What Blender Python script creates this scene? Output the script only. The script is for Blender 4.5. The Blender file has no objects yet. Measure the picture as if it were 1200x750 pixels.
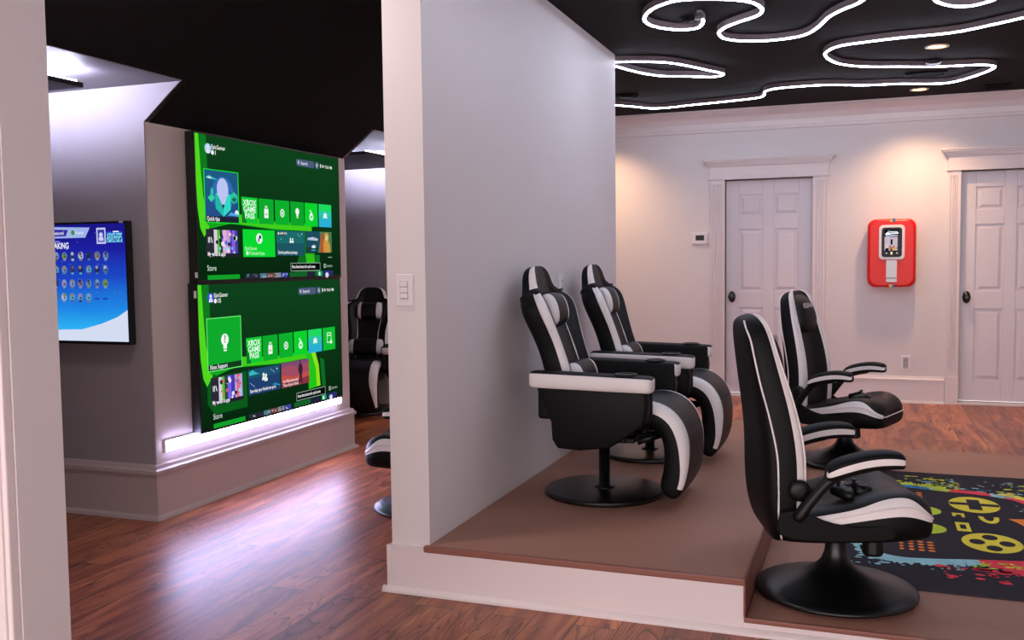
import bpy, math, random
from mathutils import Vector, Matrix
SC = bpy.context.scene
COL = SC.collection
PI = math.pi
rnd = random.Random(7)

# ---------------------------------------------------------------- materials
def lin(c):
    if isinstance(c, str):
        c = c.lstrip('#'); c = tuple(int(c[i:i+2], 16)/255 for i in (0, 2, 4))
    return tuple(((x/12.92) if x <= .04045 else ((x+.055)/1.055)**2.4) for x in c) + (1,)
_M = {}
def nodes(name):
    m = bpy.data.materials.new(name); m.use_nodes = True
    nt = m.node_tree; nt.nodes.clear()
    return m, nt, nt.nodes.new('ShaderNodeOutputMaterial')
def link(nt, a, b): nt.links.new(a, b)
def pbr(name, color, rough=.5, metal=0, spec=.5, bump=0, bscale=60, var=0, vscale=4, coat=0, stretch=(1, 1, 1), var_r=0):
    """colour with procedural noise variation and a fine bump"""
    if name in _M: return _M[name]
    m, nt, out = nodes(name)
    b = nt.nodes.new('ShaderNodeBsdfPrincipled'); link(nt, b.outputs[0], out.inputs[0])
    c = lin(color)
    b.inputs['Base Color'].default_value = c
    b.inputs['Roughness'].default_value = rough
    b.inputs['Metallic'].default_value = metal
    b.inputs['Specular IOR Level'].default_value = spec
    b.inputs['Coat Weight'].default_value = coat
    tc = nt.nodes.new('ShaderNodeTexCoord'); mp = nt.nodes.new('ShaderNodeMapping')
    mp.inputs['Scale'].default_value = stretch
    link(nt, tc.outputs['Object'], mp.inputs[0])
    n = nt.nodes.new('ShaderNodeTexNoise'); n.inputs['Scale'].default_value = vscale; n.inputs['Detail'].default_value = 5
    link(nt, mp.outputs[0], n.inputs['Vector'])
    mix = nt.nodes.new('ShaderNodeMix'); mix.data_type = 'RGBA'
    lo = tuple(x*(1-var) for x in c[:3])+(1,); hi = tuple(min(1, x*(1+var)) for x in c[:3])+(1,)
    mix.inputs[6].default_value = lo; mix.inputs[7].default_value = hi
    link(nt, n.outputs[0], mix.inputs[0]); link(nt, mix.outputs[2], b.inputs['Base Color'])
    if bump:
        n2 = nt.nodes.new('ShaderNodeTexNoise'); n2.inputs['Scale'].default_value = bscale; n2.inputs['Detail'].default_value = 3
        link(nt, mp.outputs[0], n2.inputs['Vector'])
        bp = nt.nodes.new('ShaderNodeBump'); bp.inputs['Strength'].default_value = bump; bp.inputs['Distance'].default_value = .002
        link(nt, n2.outputs[0], bp.inputs['Height']); link(nt, bp.outputs[0], b.inputs['Normal'])
    _M[name] = m
    return m
def emis(color, strength=1.0, name=None):
    key = name or 'glow_%s_%g' % (color, strength)
    if key in _M: return _M[key]
    m, nt, out = nodes(key)
    e = nt.nodes.new('ShaderNodeEmission'); e.inputs[0].default_value = lin(color); e.inputs[1].default_value = strength
    link(nt, e.outputs[0], out.inputs[0])
    _M[key] = m
    return m
def ramp_screen(name, stops, vec_scale=(1, 1, 1), rot=(0, 0, 0), loc=(0, 0, 0), noise=.0, nscale=3, strength=1):
    """a lit display picture: a soft gradient along local axes plus cloud noise"""
    m, nt, out = nodes(name)
    e = nt.nodes.new('ShaderNodeEmission'); link(nt, e.outputs[0], out.inputs[0]); e.inputs[1].default_value = strength
    tc = nt.nodes.new('ShaderNodeTexCoord'); mp = nt.nodes.new('ShaderNodeMapping')
    link(nt, tc.outputs['Generated'], mp.inputs[0])
    mp.inputs['Rotation'].default_value = rot; mp.inputs['Location'].default_value = loc; mp.inputs['Scale'].default_value = vec_scale
    sx = nt.nodes.new('ShaderNodeSeparateXYZ'); link(nt, mp.outputs[0], sx.inputs[0])
    n = nt.nodes.new('ShaderNodeTexNoise'); n.inputs['Scale'].default_value = nscale; n.inputs['Detail'].default_value = 4
    link(nt, tc.outputs['Generated'], n.inputs['Vector'])
    ma = nt.nodes.new('ShaderNodeMath'); ma.operation = 'MULTIPLY_ADD'; ma.inputs[1].default_value = noise
    link(nt, n.outputs[0], ma.inputs[0]); link(nt, sx.outputs[2], ma.inputs[2])
    r = nt.nodes.new('ShaderNodeValToRGB'); link(nt, ma.outputs[0], r.inputs[0])
    while len(r.color_ramp.elements) < len(stops): r.color_ramp.elements.new(.5)
    for el, (p, c) in zip(r.color_ramp.elements, stops): el.position = p
    for el, (p, c) in zip(r.color_ramp.elements, stops): el.color = lin(c)
    link(nt, r.outputs[0], e.inputs[0])
    return m

WALL = pbr('wall_paint', '#dbd3d4', .55, bump=.25, bscale=180, var=.03, vscale=1.5)
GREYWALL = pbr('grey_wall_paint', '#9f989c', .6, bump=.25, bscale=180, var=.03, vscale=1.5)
TVWALL = pbr('warm_wall_paint', '#cdc0bb', .6, bump=.25, bscale=180, var=.03, vscale=1.5)
TRIM = pbr('trim_paint', '#dfd3d4', .38, var=.02)
TRIMG = pbr('left_room_trim_paint', '#c0b2b0', .4, var=.02)
DOORP = pbr('door_paint', '#d8cfd6', .35, var=.02)
CEIL = pbr('black_ceiling_paint', '#1a1718', .85, bump=.4, bscale=90, var=.15, spec=.12)
DECK = pbr('brown_vinyl_deck', '#a47664', .55, bump=.5, bscale=300, var=.1, vscale=3, spec=.3)
NOSE = pbr('brown_nosing_vinyl', '#86564a', .42, var=.1, spec=.4)
LEATHER = pbr('black_leather', '#060608', .55, bump=.35, bscale=160, var=.15, spec=.2)
LEATHF = pbr('black_leather_front', '#0f0c0e', .48, bump=.35, bscale=160, var=.15, spec=.3)
WHITEL = pbr('white_leather', '#e8e1e1', .42, bump=.25, bscale=120, var=.03)
PLAST = pbr('black_plastic', '#080809', .42, var=.1, spec=.3)
METALB = pbr('black_powder_coat', '#0f1012', .32, var=.1, spec=.6)
SATIN = pbr('satin_black_base', '#0a0a0c', .34, var=.1, spec=.45)
CHROME = pbr('chrome', '#c8c8cc', .15, metal=1)
BLACKM = pbr('matte_black', '#08080a', .5)
PLATE = pbr('white_plastic', '#e4dde0', .35, var=.02)
PLATED = pbr('grey_plastic', '#a9a2a6', .45, var=.02)
REDP = pbr('red_plastic', '#e01712', .35, var=.04, spec=.35)
SILV = pbr('silver_plastic', '#b9b7ba', .35, metal=.3)
LED = emis('#dfe8ff', 38, 'led_tube_glow')
LEDBAR = emis('#cdc8ff', 58, 'led_bar_glow')
WARMG = emis('#ffb070', 14, 'warm_lamp_glow')

def floor_mat():
    m, nt, out = nodes('reddish_wood_laminate')
    b = nt.nodes.new('ShaderNodeBsdfPrincipled'); link(nt, b.outputs[0], out.inputs[0])
    tc = nt.nodes.new('ShaderNodeTexCoord')
    sp = nt.nodes.new('ShaderNodeSeparateXYZ'); link(nt, tc.outputs['Object'], sp.inputs[0])
    cb = nt.nodes.new('ShaderNodeCombineXYZ'); link(nt, sp.outputs[1], cb.inputs[0]); link(nt, sp.outputs[0], cb.inputs[1])
    br = nt.nodes.new('ShaderNodeTexBrick'); link(nt, cb.outputs[0], br.inputs[0])
    br.offset = .37; br.inputs['Scale'].default_value = 1; br.inputs['Brick Width'].default_value = 1.25; br.inputs['Row Height'].default_value = .165
    br.inputs['Mortar Size'].default_value = .0018; br.inputs['Mortar Smooth'].default_value = .2; br.inputs['Bias'].default_value = 0
    br.inputs['Color1'].default_value = (0, 0, 0, 1); br.inputs['Color2'].default_value = (1, 1, 1, 1); br.inputs['Mortar'].default_value = (.5, .5, .5, 1)
    # a different grain offset for each plank
    add = nt.nodes.new('ShaderNodeVectorMath'); add.operation = 'MULTIPLY_ADD'
    link(nt, br.outputs[0], add.inputs[0]); add.inputs[1].default_value = (9, 13, 5); link(nt, tc.outputs['Object'], add.inputs[2])
    mp = nt.nodes.new('ShaderNodeMapping'); mp.inputs['Scale'].default_value = (6, .8, 1); link(nt, add.outputs[0], mp.inputs[0])
    n1 = nt.nodes.new('ShaderNodeTexNoise'); n1.inputs['Scale'].default_value = 1.6; n1.inputs['Detail'].default_value = 6; n1.inputs['Roughness'].default_value = .55; n1.inputs['Distortion'].default_value = 1.4
    link(nt, mp.outputs[0], n1.inputs['Vector'])
    r1 = nt.nodes.new('ShaderNodeValToRGB'); link(nt, n1.outputs[0], r1.inputs[0])
    st = [(.27, '#552b1e'), (.42, '#8c4a33'), (.55, '#ab6343'), (.72, '#c68052')]
    while len(r1.color_ramp.elements) < 4: r1.color_ramp.elements.new(.5)
    for el, (p, c) in zip(r1.color_ramp.elements, st): el.position = p; 
    for el, (p, c) in zip(r1.color_ramp.elements, st): el.color = lin(c)
    # cathedral grain: contour lines of a stretched noise field
    mp2 = nt.nodes.new('ShaderNodeMapping'); mp2.inputs['Scale'].default_value = (5.5, .75, 1); link(nt, add.outputs[0], mp2.inputs[0])
    n2 = nt.nodes.new('ShaderNodeTexNoise'); n2.inputs['Scale'].default_value = 1.1; n2.inputs['Detail'].default_value = 2; n2.inputs['Distortion'].default_value = .4
    link(nt, mp2.outputs[0], n2.inputs['Vector'])
    mm = nt.nodes.new('ShaderNodeMath'); mm.operation = 'MULTIPLY'; mm.inputs[1].default_value = 26; link(nt, n2.outputs[0], mm.inputs[0])
    fr = nt.nodes.new('ShaderNodeMath'); fr.operation = 'FRACT'; link(nt, mm.outputs[0], fr.inputs[0])
    r2 = nt.nodes.new('ShaderNodeValToRGB'); link(nt, fr.outputs[0], r2.inputs[0])
    r2.color_ramp.elements[0].position = 0; r2.color_ramp.elements[0].color = (.25, .22, .22, 1)
    r2.color_ramp.elements[1].position = .34; r2.color_ramp.elements[1].color = (1, 1, 1, 1)
    n3 = nt.nodes.new('ShaderNodeTexNoise'); n3.inputs['Scale'].default_value = 2.2; n3.inputs['Detail'].default_value = 3; link(nt, add.outputs[0], n3.inputs['Vector'])
    r3 = nt.nodes.new('ShaderNodeValToRGB'); link(nt, n3.outputs[0], r3.inputs[0])
    r3.color_ramp.elements[0].position = .40; r3.color_ramp.elements[0].color = (0, 0, 0, 1); r3.color_ramp.elements[1].position = .56; r3.color_ramp.elements[1].color = (1, 1, 1, 1)
    mu = nt.nodes.new('ShaderNodeMix'); mu.data_type = 'RGBA'; mu.blend_type = 'MULTIPLY'
    link(nt, r3.outputs[0], mu.inputs[0]); link(nt, r1.outputs[0], mu.inputs[6]); link(nt, r2.outputs[0], mu.inputs[7])
    # plank to plank tone
    hv = nt.nodes.new('ShaderNodeHueSaturation'); link(nt, mu.outputs[2], hv.inputs['Color'])
    mr = nt.nodes.new('ShaderNodeMapRange'); mr.inputs['To Min'].default_value = .8; mr.inputs['To Max'].default_value = 1.25
    link(nt, br.outputs[0], mr.inputs[0]); link(nt, mr.outputs[0], hv.inputs['Value'])
    mo = nt.nodes.new('ShaderNodeMix'); mo.data_type = 'RGBA'; link(nt, br.outputs[1], mo.inputs[0]); link(nt, hv.outputs[0], mo.inputs[6]); mo.inputs[7].default_value = lin('#2a120e')
    link(nt, mo.outputs[2], b.inputs['Base Color'])
    b.inputs['Roughness'].default_value = .3; b.inputs['Specular IOR Level'].default_value = .5
    mr2 = nt.nodes.new('ShaderNodeMapRange'); mr2.inputs['To Min'].default_value = .345; mr2.inputs['To Max'].default_value = .38; link(nt, n1.outputs[0], mr2.inputs[0]); link(nt, mr2.outputs[0], b.inputs['Roughness'])
    bp = nt.nodes.new('ShaderNodeBump'); bp.inputs['Strength'].default_value = .05; bp.inputs['Distance'].default_value = .002
    link(nt, n1.outputs[0], bp.inputs['Height']); link(nt, bp.outputs[0], b.inputs['Normal'])
    return m
FLOORM = floor_mat()

# ---------------------------------------------------------------- mesh builder
class MB:
    def __init__(s): s.v = []; s.f = []; s.m = []; s.mats = []
    def mi(s, mat):
        if mat not in s.mats: s.mats.append(mat)
        return s.mats.index(mat)
    def add(s, vs, fs, mat):
        o = len(s.v); s.v += [tuple(p) for p in vs]
        for i, f in enumerate(fs):
            s.f.append([o+k for k in f]); s.m.append(s.mi(mat[i] if isinstance(mat, list) else mat))
        return s
    def box(s, x0, x1, y0, y1, z0, z1, mat, M=None):
        vs = [(x, y, z) for z in (z0, z1) for y in (y0, y1) for x in (x0, x1)]
        if M: vs = [M @ Vector(p) for p in vs]
        return s.add(vs, [(0, 2, 3, 1), (4, 5, 7, 6), (0, 1, 5, 4), (2, 6, 7, 3), (0, 4, 6, 2), (1, 3, 7, 5)], mat)
    def rings(s, R, mat, cap=True, matf=None):
        n = len(R[0]); vs = [p for r in R for p in r]; fs = []; ms = []
        for i in range(len(R)-1):
            for k in range(n):
                a = i*n+k; b = i*n+(k+1) % n
                fs.append((a, b, b+n, a+n)); ms.append(matf(i, k) if matf else mat)
        if cap:
            fs.append(tuple(range(n-1, -1, -1))); ms.append(mat)
            fs.append(tuple((len(R)-1)*n+k for k in range(n))); ms.append(mat)
        return s.add(vs, fs, ms)
    def lathe(s, prof, mat, seg=40, o=(0, 0, 0), matf=None, cap=True):
        R = [[(o[0]+r*math.cos(2*PI*k/seg), o[1]+r*math.sin(2*PI*k/seg), o[2]+z) for k in range(seg)] for r, z in prof]
        return s.rings(R, mat, cap, matf)
    def tube(s, path, r, mat, seg=8, cyc=False, up=(0, 0, 1)):
        path = [Vector(p) for p in path]; R = []; n = len(path)
        rr = r if isinstance(r, (list, tuple)) else [r]*n
        for i, p in enumerate(path):
            if cyc: t = path[(i+1) % n]-path[i-1]
            else: t = path[min(i+1, n-1)]-path[max(i-1, 0)]
            t.normalize(); a = t.cross(Vector(up))
            if a.length < 1e-3: a = t.cross(Vector((1, 0, 0)))
            a.normalize(); b = a.cross(t)
            R.append([p+a*math.cos(2*PI*k/seg)*rr[i]+b*math.sin(2*PI*k/seg)*rr[i] for k in range(seg)])
        if cyc: R.append(R[0])
        return s.rings(R, mat, not cyc)
    def prism(s, poly, axis, a, b, mat):
        """poly of 2-D points pushed out along an axis ('x': (y,z), 'y': (x,z), 'z': (x,y))"""
        def P(p, t): return {'x': (t, p[0], p[1]), 'y': (p[0], t, p[1]), 'z': (p[0], p[1], t)}[axis]
        return s.rings([[P(p, a) for p in poly], [P(p, b) for p in poly]], mat)
    def build(s, name, parent=None, bevel=0, sub=0, smooth=False, seg=2, angle=None):
        me = bpy.data.meshes.new(name); me.from_pydata(s.v, [], s.f)
        for m in s.mats: me.materials.append(m)
        me.polygons.foreach_set('material_index', s.m)
        me.validate(); me.update()
        import bmesh
        bm = bmesh.new(); bm.from_mesh(me); bmesh.ops.recalc_face_normals(bm, faces=bm.faces); bm.to_mesh(me); bm.free()
        o = bpy.data.objects.new(name, me); COL.objects.link(o)
        if parent: o.parent = parent
        if smooth or sub: me.polygons.foreach_set('use_smooth', [True]*len(me.polygons))
        if bevel:
            md = o.modifiers.new('bevel', 'BEVEL'); md.width = bevel; md.segments = seg; md.limit_method = 'ANGLE'; md.angle_limit = math.radians(35)
            md.harden_normals = False
        if sub:
            md = o.modifiers.new('sub', 'SUBSURF'); md.levels = sub; md.render_levels = sub
        return o
def flat_build(mb, name, parent=None):
    """flat artwork: keeps the winding given"""
    me = bpy.data.meshes.new(name); me.from_pydata(mb.v, [], mb.f)
    for m in mb.mats: me.materials.append(m)
    me.polygons.foreach_set('material_index', mb.m); me.validate(); me.update()
    o = bpy.data.objects.new(name, me); COL.objects.link(o)
    if parent: o.parent = parent
    return o
def tag(o, label=None, cat=None, group=None, kind=None):
    if label: o['label'] = label
    if cat: o['category'] = cat
    if group: o['group'] = group
    if kind: o['kind'] = kind
    return o
def thing(name, label, cat, loc=(0, 0, 0), rz=0, group=None):
    o = bpy.data.objects.new(name, None); COL.objects.link(o); o.empty_display_size = .1
    o.location = loc; o.rotation_euler = (0, 0, rz)
    return tag(o, label, cat, group)
def struct(mb, name, **k): return tag(mb.build(name, **k), kind='structure')
def dup(root, loc, rz, label, group=None):
    r = root.copy(); COL.objects.link(r); r.location = loc; r.rotation_euler = (0, 0, rz); r['label'] = label
    if group: r['group'] = group
    for ch in list(root.children):
        c = ch.copy(); COL.objects.link(c); c.parent = r
        for g in list(ch.children):
            d = g.copy(); COL.objects.link(d); d.parent = c
    return r
_T = {}
def text_mesh(body, size=1, bold=0):
    key = (body, bold)
    if key not in _T:
        cu = bpy.data.curves.new('t', 'FONT'); cu.body = body; cu.size = 1; cu.offset = bold; cu.resolution_u = 3
        ob = bpy.data.objects.new('t', cu); COL.objects.link(ob)
        bpy.context.view_layer.update()
        dg = bpy.context.evaluated_depsgraph_get(); me = ob.evaluated_get(dg).to_mesh()
        vs = [v.co.copy() for v in me.vertices]; fs = [tuple(p.vertices) for p in me.polygons]
        x0 = min((v.x for v in vs), default=0); x1 = max((v.x for v in vs), default=1)
        _T[key] = ([(v.x-x0, v.y) for v in vs], fs, x1-x0)
        ob.evaluated_get(dg).to_mesh_clear(); bpy.data.objects.remove(ob); bpy.data.curves.remove(cu)
    return _T[key]

# ---------------------------------------------------------------- camera
H = 1.344
PITCH, ROLL, YAW = .0627810, -.0120076, -.3554681
fwd = Vector((math.sin(YAW)*math.cos(PITCH), math.cos(YAW)*math.cos(PITCH), -math.sin(PITCH)))
right = Vector((math.cos(YAW), -math.sin(YAW), 0)); up = right.cross(fwd)
r2 = math.cos(ROLL)*right + math.sin(ROLL)*up; u2 = -math.sin(ROLL)*right + math.cos(ROLL)*up
cam = bpy.data.cameras.new('camera'); cam.sensor_width = 36; cam.lens = 1113.15/1200*36; cam.clip_start = .05
co = bpy.data.objects.new('camera', cam); COL.objects.link(co)
M = Matrix((r2, u2, -fwd)).transposed().to_4x4(); M.translation = (0, 0, H); co.matrix_world = M
SC.camera = co
SC.view_settings.view_transform = 'Standard'; SC.view_settings.look = 'None'
SC.view_settings.gamma = 1; SC.view_settings.use_curve_mapping = False
SC.view_settings.exposure = 0

# ---------------------------------------------------------------- room shell
CZ = 2.75; FY = 9.35; PX = -1.63; TX = -3.49; XL = -5.4; XR = 3.4; YB = -2.2
m = MB(); m.box(XL-.1, XR+.1, YB, FY+.1, -.1, 0, FLOORM); struct(m, 'floor')
KZ = 2.08; AZ = 2.27; EX = TX+(AZ-KZ)/.78; TXE = TX+(CZ-KZ)/.78
m = MB(); m.box(TXE, XR+.1, YB, FY+.1, CZ, CZ+.1, CEIL); struct(m, 'ceiling')
# sloped roof underside over the left room, cut by the two alcoves
m = MB()
def slope(y0, y1, x0, z0):
    m.prism([(x0, z0), (TXE+.02, CZ+.0156), (TXE+.02, CZ+.12), (x0-.02, z0+.16)], 'y', y0, y1, CEIL)
slope(YB, 2.2, TX, KZ); slope(3.99, 6.0, TX, KZ); slope(8.0, FY, TX, KZ); slope(2.2, 3.99, EX, AZ); slope(6.0, 8.0, EX, AZ)
struct(m, 'ceiling_slope')
ALCC = pbr('alcove_ceiling_paint', '#6c686c', .6, var=.03)
m = MB(); m.box(XL, EX+.005, 2.2, 3.99, AZ, AZ+.1, ALCC); m.box(XL, EX+.005, 6.0, 8.0, AZ, AZ+.1, ALCC); struct(m, 'ceiling_alcove')
# knee wall block that carries the two stacked televisions
m = MB()
m.box(XL, TX, 3.99, 6.0, 0, KZ, TVWALL)
m.prism([(TX, KZ), (EX, AZ), (XL, AZ), (XL, KZ)], 'y', 3.99, 4.02, TVWALL)
m.prism([(TX, KZ), (EX, AZ), (XL, AZ), (XL, KZ)], 'y', 5.97, 6.0, TVWALL)
struct(m, 'wall_left')
m = MB()   # alcove shells
m.box(XL-.1, XL, YB, FY+.1, 0, 2.4, GREYWALL)
m.box(XL, TX, 8.0, 8.1, 0, AZ, GREYWALL); m.prism([(TX, KZ), (EX, AZ), (TX, AZ)], 'y', 8.0, 8.05, GREYWALL)
m.box(TX-.1, TX, 8.1, FY, 0, KZ, GREYWALL)
m.box(XL, TX, 2.1, 2.2, 0, AZ, GREYWALL); m.box(TX-.1, TX, YB, 2.1, 0, KZ, GREYWALL)
struct(m, 'wall_alcove')
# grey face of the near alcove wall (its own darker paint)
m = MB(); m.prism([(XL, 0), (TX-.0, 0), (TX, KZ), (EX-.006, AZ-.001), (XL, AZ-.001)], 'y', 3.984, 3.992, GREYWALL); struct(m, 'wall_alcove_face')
m = MB(); m.box(-1.80, PX, 3.41, 6.495, 0, CZ, WALL); struct(m, 'wall_partition')
# far wall with two door openings
D1 = (-1.265, -.463); D2 = (.80, 1.605); DH = 2.09
m = MB()
xs = [XL, D1[0], D1[1], D2[0], D2[1], XR]
m.box(XL, D1[0], FY, FY+.12, 0, CZ, WALL); m.box(D1[1], D2[0], FY, FY+.12, 0, CZ, WALL); m.box(D2[1], XR, FY, FY+.12, 0, CZ, WALL)
m.box(D1[0], D1[1], FY, FY+.12, DH, CZ, WALL); m.box(D2[0], D2[1], FY, FY+.12, DH, CZ, WALL)
m.box(XL, XR, FY+.3, FY+.35, 0, CZ, BLACKM)
struct(m, 'wall_back')
m = MB(); m.box(XR, XR+.1, YB, FY+.1, 0, CZ, WALL); struct(m, 'wall_right')
# the doorway reveal beside the camera
m = MB(); m.box(XL, -1.75, 1.56, 1.693, 0, CZ, WALL); struct(m, 'wall_front')
m = MB()
m.box(-1.93, -1.753, 1.535, 1.56, 0, CZ, TRIM); m.box(-1.915, -1.895, 1.528, 1.54, 0, CZ, TRIM); m.box(-1.79, -1.765, 1.528, 1.54, 0, CZ, TRIM); struct(m, 'trim_1', bevel=.004)

# crown moulding, baseboards
m = MB(); m.prism([(FY, CZ-.205), (FY-.018, CZ-.2), (FY-.018, CZ-.175), (FY-.01, CZ-.17), (FY-.014, CZ-.12), (FY-.04, CZ-.07), (FY-.085, CZ-.035), (FY-.092, CZ-.02), (FY-.115, CZ-.018), (FY-.115, CZ), (FY, CZ)], 'x', XL, XR, TRIM); struct(m, 'trim_2')
def base_far(x0, x1):
    m.box(x0, x1, FY-.018, FY, 0, .205, TRIM)
    m.prism([(FY, .205), (FY-.026, .205), (FY-.026, .218), (FY-.016, .228), (FY-.01, .242), (FY, .244)], 'x', x0, x1, TRIM)
    m.prism([(FY-.016, 0), (FY-.036, 0), (FY-.032, .015), (FY-.018, .022)], 'x', x0, x1, TRIM)
m = MB(); base_far(-3.4, D1[0]-.15); base_far(D1[1]+.15, D2[0]-.115); base_far(D2[1]+.115, XR); struct(m, 'baseboard_back')
# left room baseboards: board with cap and shoe
def prof(o, sgn):
    return [(o, 0), (o+sgn*.045, 0), (o+sgn*.04, .015), (o+sgn*.022, .024), (o+sgn*.022, .238), (o+sgn*.034, .243), (o+sgn*.034, .262), (o+sgn*.022, .27), (o+sgn*.018, .285), (o, .29)]
def sweep_corner(m, path_dirs, mat):
    """profile rings mitred round a corner; each station is (x, y, nx, ny)"""
    P0 = [(0, 0), (.045, 0), (.04, .015), (.022, .024), (.022, .238), (.034, .243), (.034, .262), (.022, .27), (.018, .285), (0, .29)]
    m.rings([[(x+nx*d, y+ny*d, z) for d, z in P0] for x, y, nx, ny in path_dirs], mat)
m = MB(); sweep_corner(m, [(XL, 3.984, 0, -1), (TX, 3.984, 1, -1), (TX, 6.0, 1, 1), (XL, 6.0, 0, 1)], TRIMG); struct(m, 'baseboard_left')
m = MB(); m.box(XL, TX, 7.975, 8.0, 0, .26, TRIMG); struct(m, 'baseboard_alcove')

# ---------------------------------------------------------------- doors with fluted casings
def door(n, x0, x1, knob_left=True):
    m = MB(); yd = FY+.05; w = x1-x0
    a, b = x0+.0005, x1-.0005
    m.box(a, b, yd+.012, yd+.045, .032, DH-.008, DOORP)                        # leaf core
    st = .125; mid = .10; cx = (a+b)/2
    cols = [(a+st, cx-mid/2), (cx+mid/2, b-st)]; rows = [(.22, .86), (1.02, 1.615), (1.745, 1.945)]
    m.box(a, a+st, yd, yd+.012, .032, DH-.008, DOORP); m.box(b-st, b, yd, yd+.012, .032, DH-.008, DOORP); m.box(cx-mid/2, cx+mid/2, yd, yd+.012, .032, DH-.008, DOORP)
    zz = [.032]+[z for r in rows for z in r]+[DH-.008]
    for k in range(0, len(zz), 2):
        for c in cols: m.box(c[0], c[1], yd, yd+.012, zz[k], zz[k+1], DOORP)
    for c in cols:
        for r in rows:                                                         # raised and bevelled panel fields
            R = []
            for d, y in ((.0, yd+.012), (.018, yd+.011), (.042, yd+.003), (.044, yd+.003)):
                R.append([(c[0]+d, y, r[0]+d), (c[1]-d, y, r[0]+d), (c[1]-d, y, r[1]-d), (c[0]+d, y, r[1]-d)])
            m.rings(R, DOORP)
    o = struct(m, 'door_%d' % n, bevel=.003)
    k = MB(); kx = (a+.06) if knob_left else (b-.06)
    pl = [(kx+.033*math.cos(t), .965+.055*math.sin(t)) for t in [2*PI*i/24 for i in range(24)]]
    k.prism(pl, 'y', yd-.008, yd+.001, METALB)
    prof_ = [(.012, 0), (.012, .028), (.026, .034), (.03, .046), (.026, .058), (.012, .062)]
    R = [[(kx+r*math.cos(2*PI*i/20), yd-.006-d, .965+1.25*r*math.sin(2*PI*i/20)) for i in range(20)] for r, d in prof_]
    k.rings(R, METALB); h = k.build('door_knob', parent=o, smooth=True); h['label'] = 'black oval knob and plate'
    t = MB(); t.box(x0-.03, x1+.03, FY-.02, FY+.12, 0, .022, TRIM); t.build('threshold', parent=o, bevel=.004)
    j = MB(); j.box(x0-.02, x0, FY-.002, FY+.11, 0, DH, TRIM); j.box(x1, x1+.02, FY-.002, FY+.11, 0, DH, TRIM); j.box(x0-.02, x1+.02, FY-.002, FY+.11, DH, DH+.02, TRIM); j.box(x0, x0+.014, yd+.05, FY+.11, .02, DH, TRIM); j.box(x1-.014, x1, yd+.05, FY+.11, .02, DH, TRIM); j.box(x0, x1, yd+.05, FY+.11, DH-.014, DH, TRIM)
    j.build('door_frame', parent=o)
    c = MB(); cw = .145 if n == 1 else .108
    for s0, s1 in ((x0-cw, x0-.004), (x1+.004, x1+cw)):
        y0 = FY-.022
        c.box(s0-.003, s1+.003, y0-.006, FY, 0, .25, TRIM)                      # plinth block
        W = s1-s0; nf = 4; mrg = .02; fw = (W-2*mrg)/nf
        c.box(s0, s1, y0+.009, FY, .25, DH, TRIM)
        c.box(s0, s0+mrg, y0, y0+.009, .25, DH, TRIM); c.box(s1-mrg, s1, y0, y0+.009, .25, DH, TRIM)
        c.box(s0+mrg, s1-mrg, y0, y0+.009, .25, .30, TRIM); c.box(s0+mrg, s1-mrg, y0, y0+.009, DH-.045, DH, TRIM)
        for q in range(nf-1): c.box(s0+mrg+fw*(q+.72), s0+mrg+fw*(q+1.28), y0, y0+.009, .30, DH-.045, TRIM)
    X0, X1 = x0-cw, x1+cw
    c.box(X0-.012, X1+.012, FY-.034, FY, DH, DH+.014, TRIM)                     # bead
    c.box(X0, X1, FY-.026, FY, DH+.014, DH+.125, TRIM)                          # frieze
    # cornice with returned ends
    for i, (d0, z0, z1) in enumerate(((.012, .125, .135), (.02, .135, .15), (.034, .15, .166), (.05, .166, .18), (.058, .18, .195))):
        c.box(X0-d0, X1+d0, FY-.026-d0, FY, DH+z0, DH+z1, TRIM)
    tag(c.build('trim_%d' % (2+n), bevel=.0025), kind='structure')
door(1, *D1); door(2, *D2)

# ---------------------------------------------------------------- stepped seating platform
D1Z = .205; D2Z = .066; DX = -.39; PYF = 6.73; SK = 3.392
m = MB(); m.box(PX+.001, DX, 3.41, PYF, .0, D1Z-.026, TRIM)
m.prism([(3.402, D1Z), (3.382, D1Z-.004), (3.378, D1Z-.012), (3.382, D1Z-.024), (3.402, D1Z-.026), (3.43, D1Z-.026), (PYF, D1Z-.026), (PYF, D1Z)], 'x', PX+.001, DX, DECK)
m.box(DX-.001, DX+.006, 3.382, PYF, D2Z, D1Z-.001, NOSE)
struct(m, 'floor_upper_deck', bevel=.003)
m = MB(); m.box(DX+.001, XR-.001, 3.41, PYF, 0, D2Z-.018, TRIM)
m.prism([(3.402, D2Z), (3.382, D2Z-.004), (3.378, D2Z-.01), (3.382, D2Z-.018), (3.43, D2Z-.018), (PYF, D2Z-.018), (PYF, D2Z)], 'x', DX+.007, XR-.001, DECK)
struct(m, 'floor_lower_deck', bevel=.003)
m = MB(); m.box(PX-.015, DX+.004, 3.3765, 3.40, D1Z-.0255, D1Z+.0005, NOSE); struct(m, 'trim_5', bevel=.005)
m = MB(); m.box(DX+.001, XR-.02, 3.3765, 3.40, D2Z-.0185, D2Z+.0005, NOSE); struct(m, 'trim_6', bevel=.005)
m = MB()
m.box(-1.817, DX, SK, 3.409, .0, D1Z-.027, TRIM); m.box(-1.817, PX-.018, SK, 3.409, D1Z-.03, .189, TRIM)
m.box(DX, XR-.03, SK, 3.409, .0, D2Z-.0195, TRIM); m.box(-1.817, -1.801, 3.39, 6.2, 0, .189, TRIM)
m.prism([(SK, 0), (SK-.018, 0), (SK-.017, .012), (SK-.004, .024), (SK, .026)], 'x', -1.835, XR-.03, TRIM)
m.prism([(-1.817, 0), (-1.835, 0), (-1.834, .012), (-1.821, .024), (-1.817, .026)], 'y', SK-.018, 6.2, TRIM)
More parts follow.
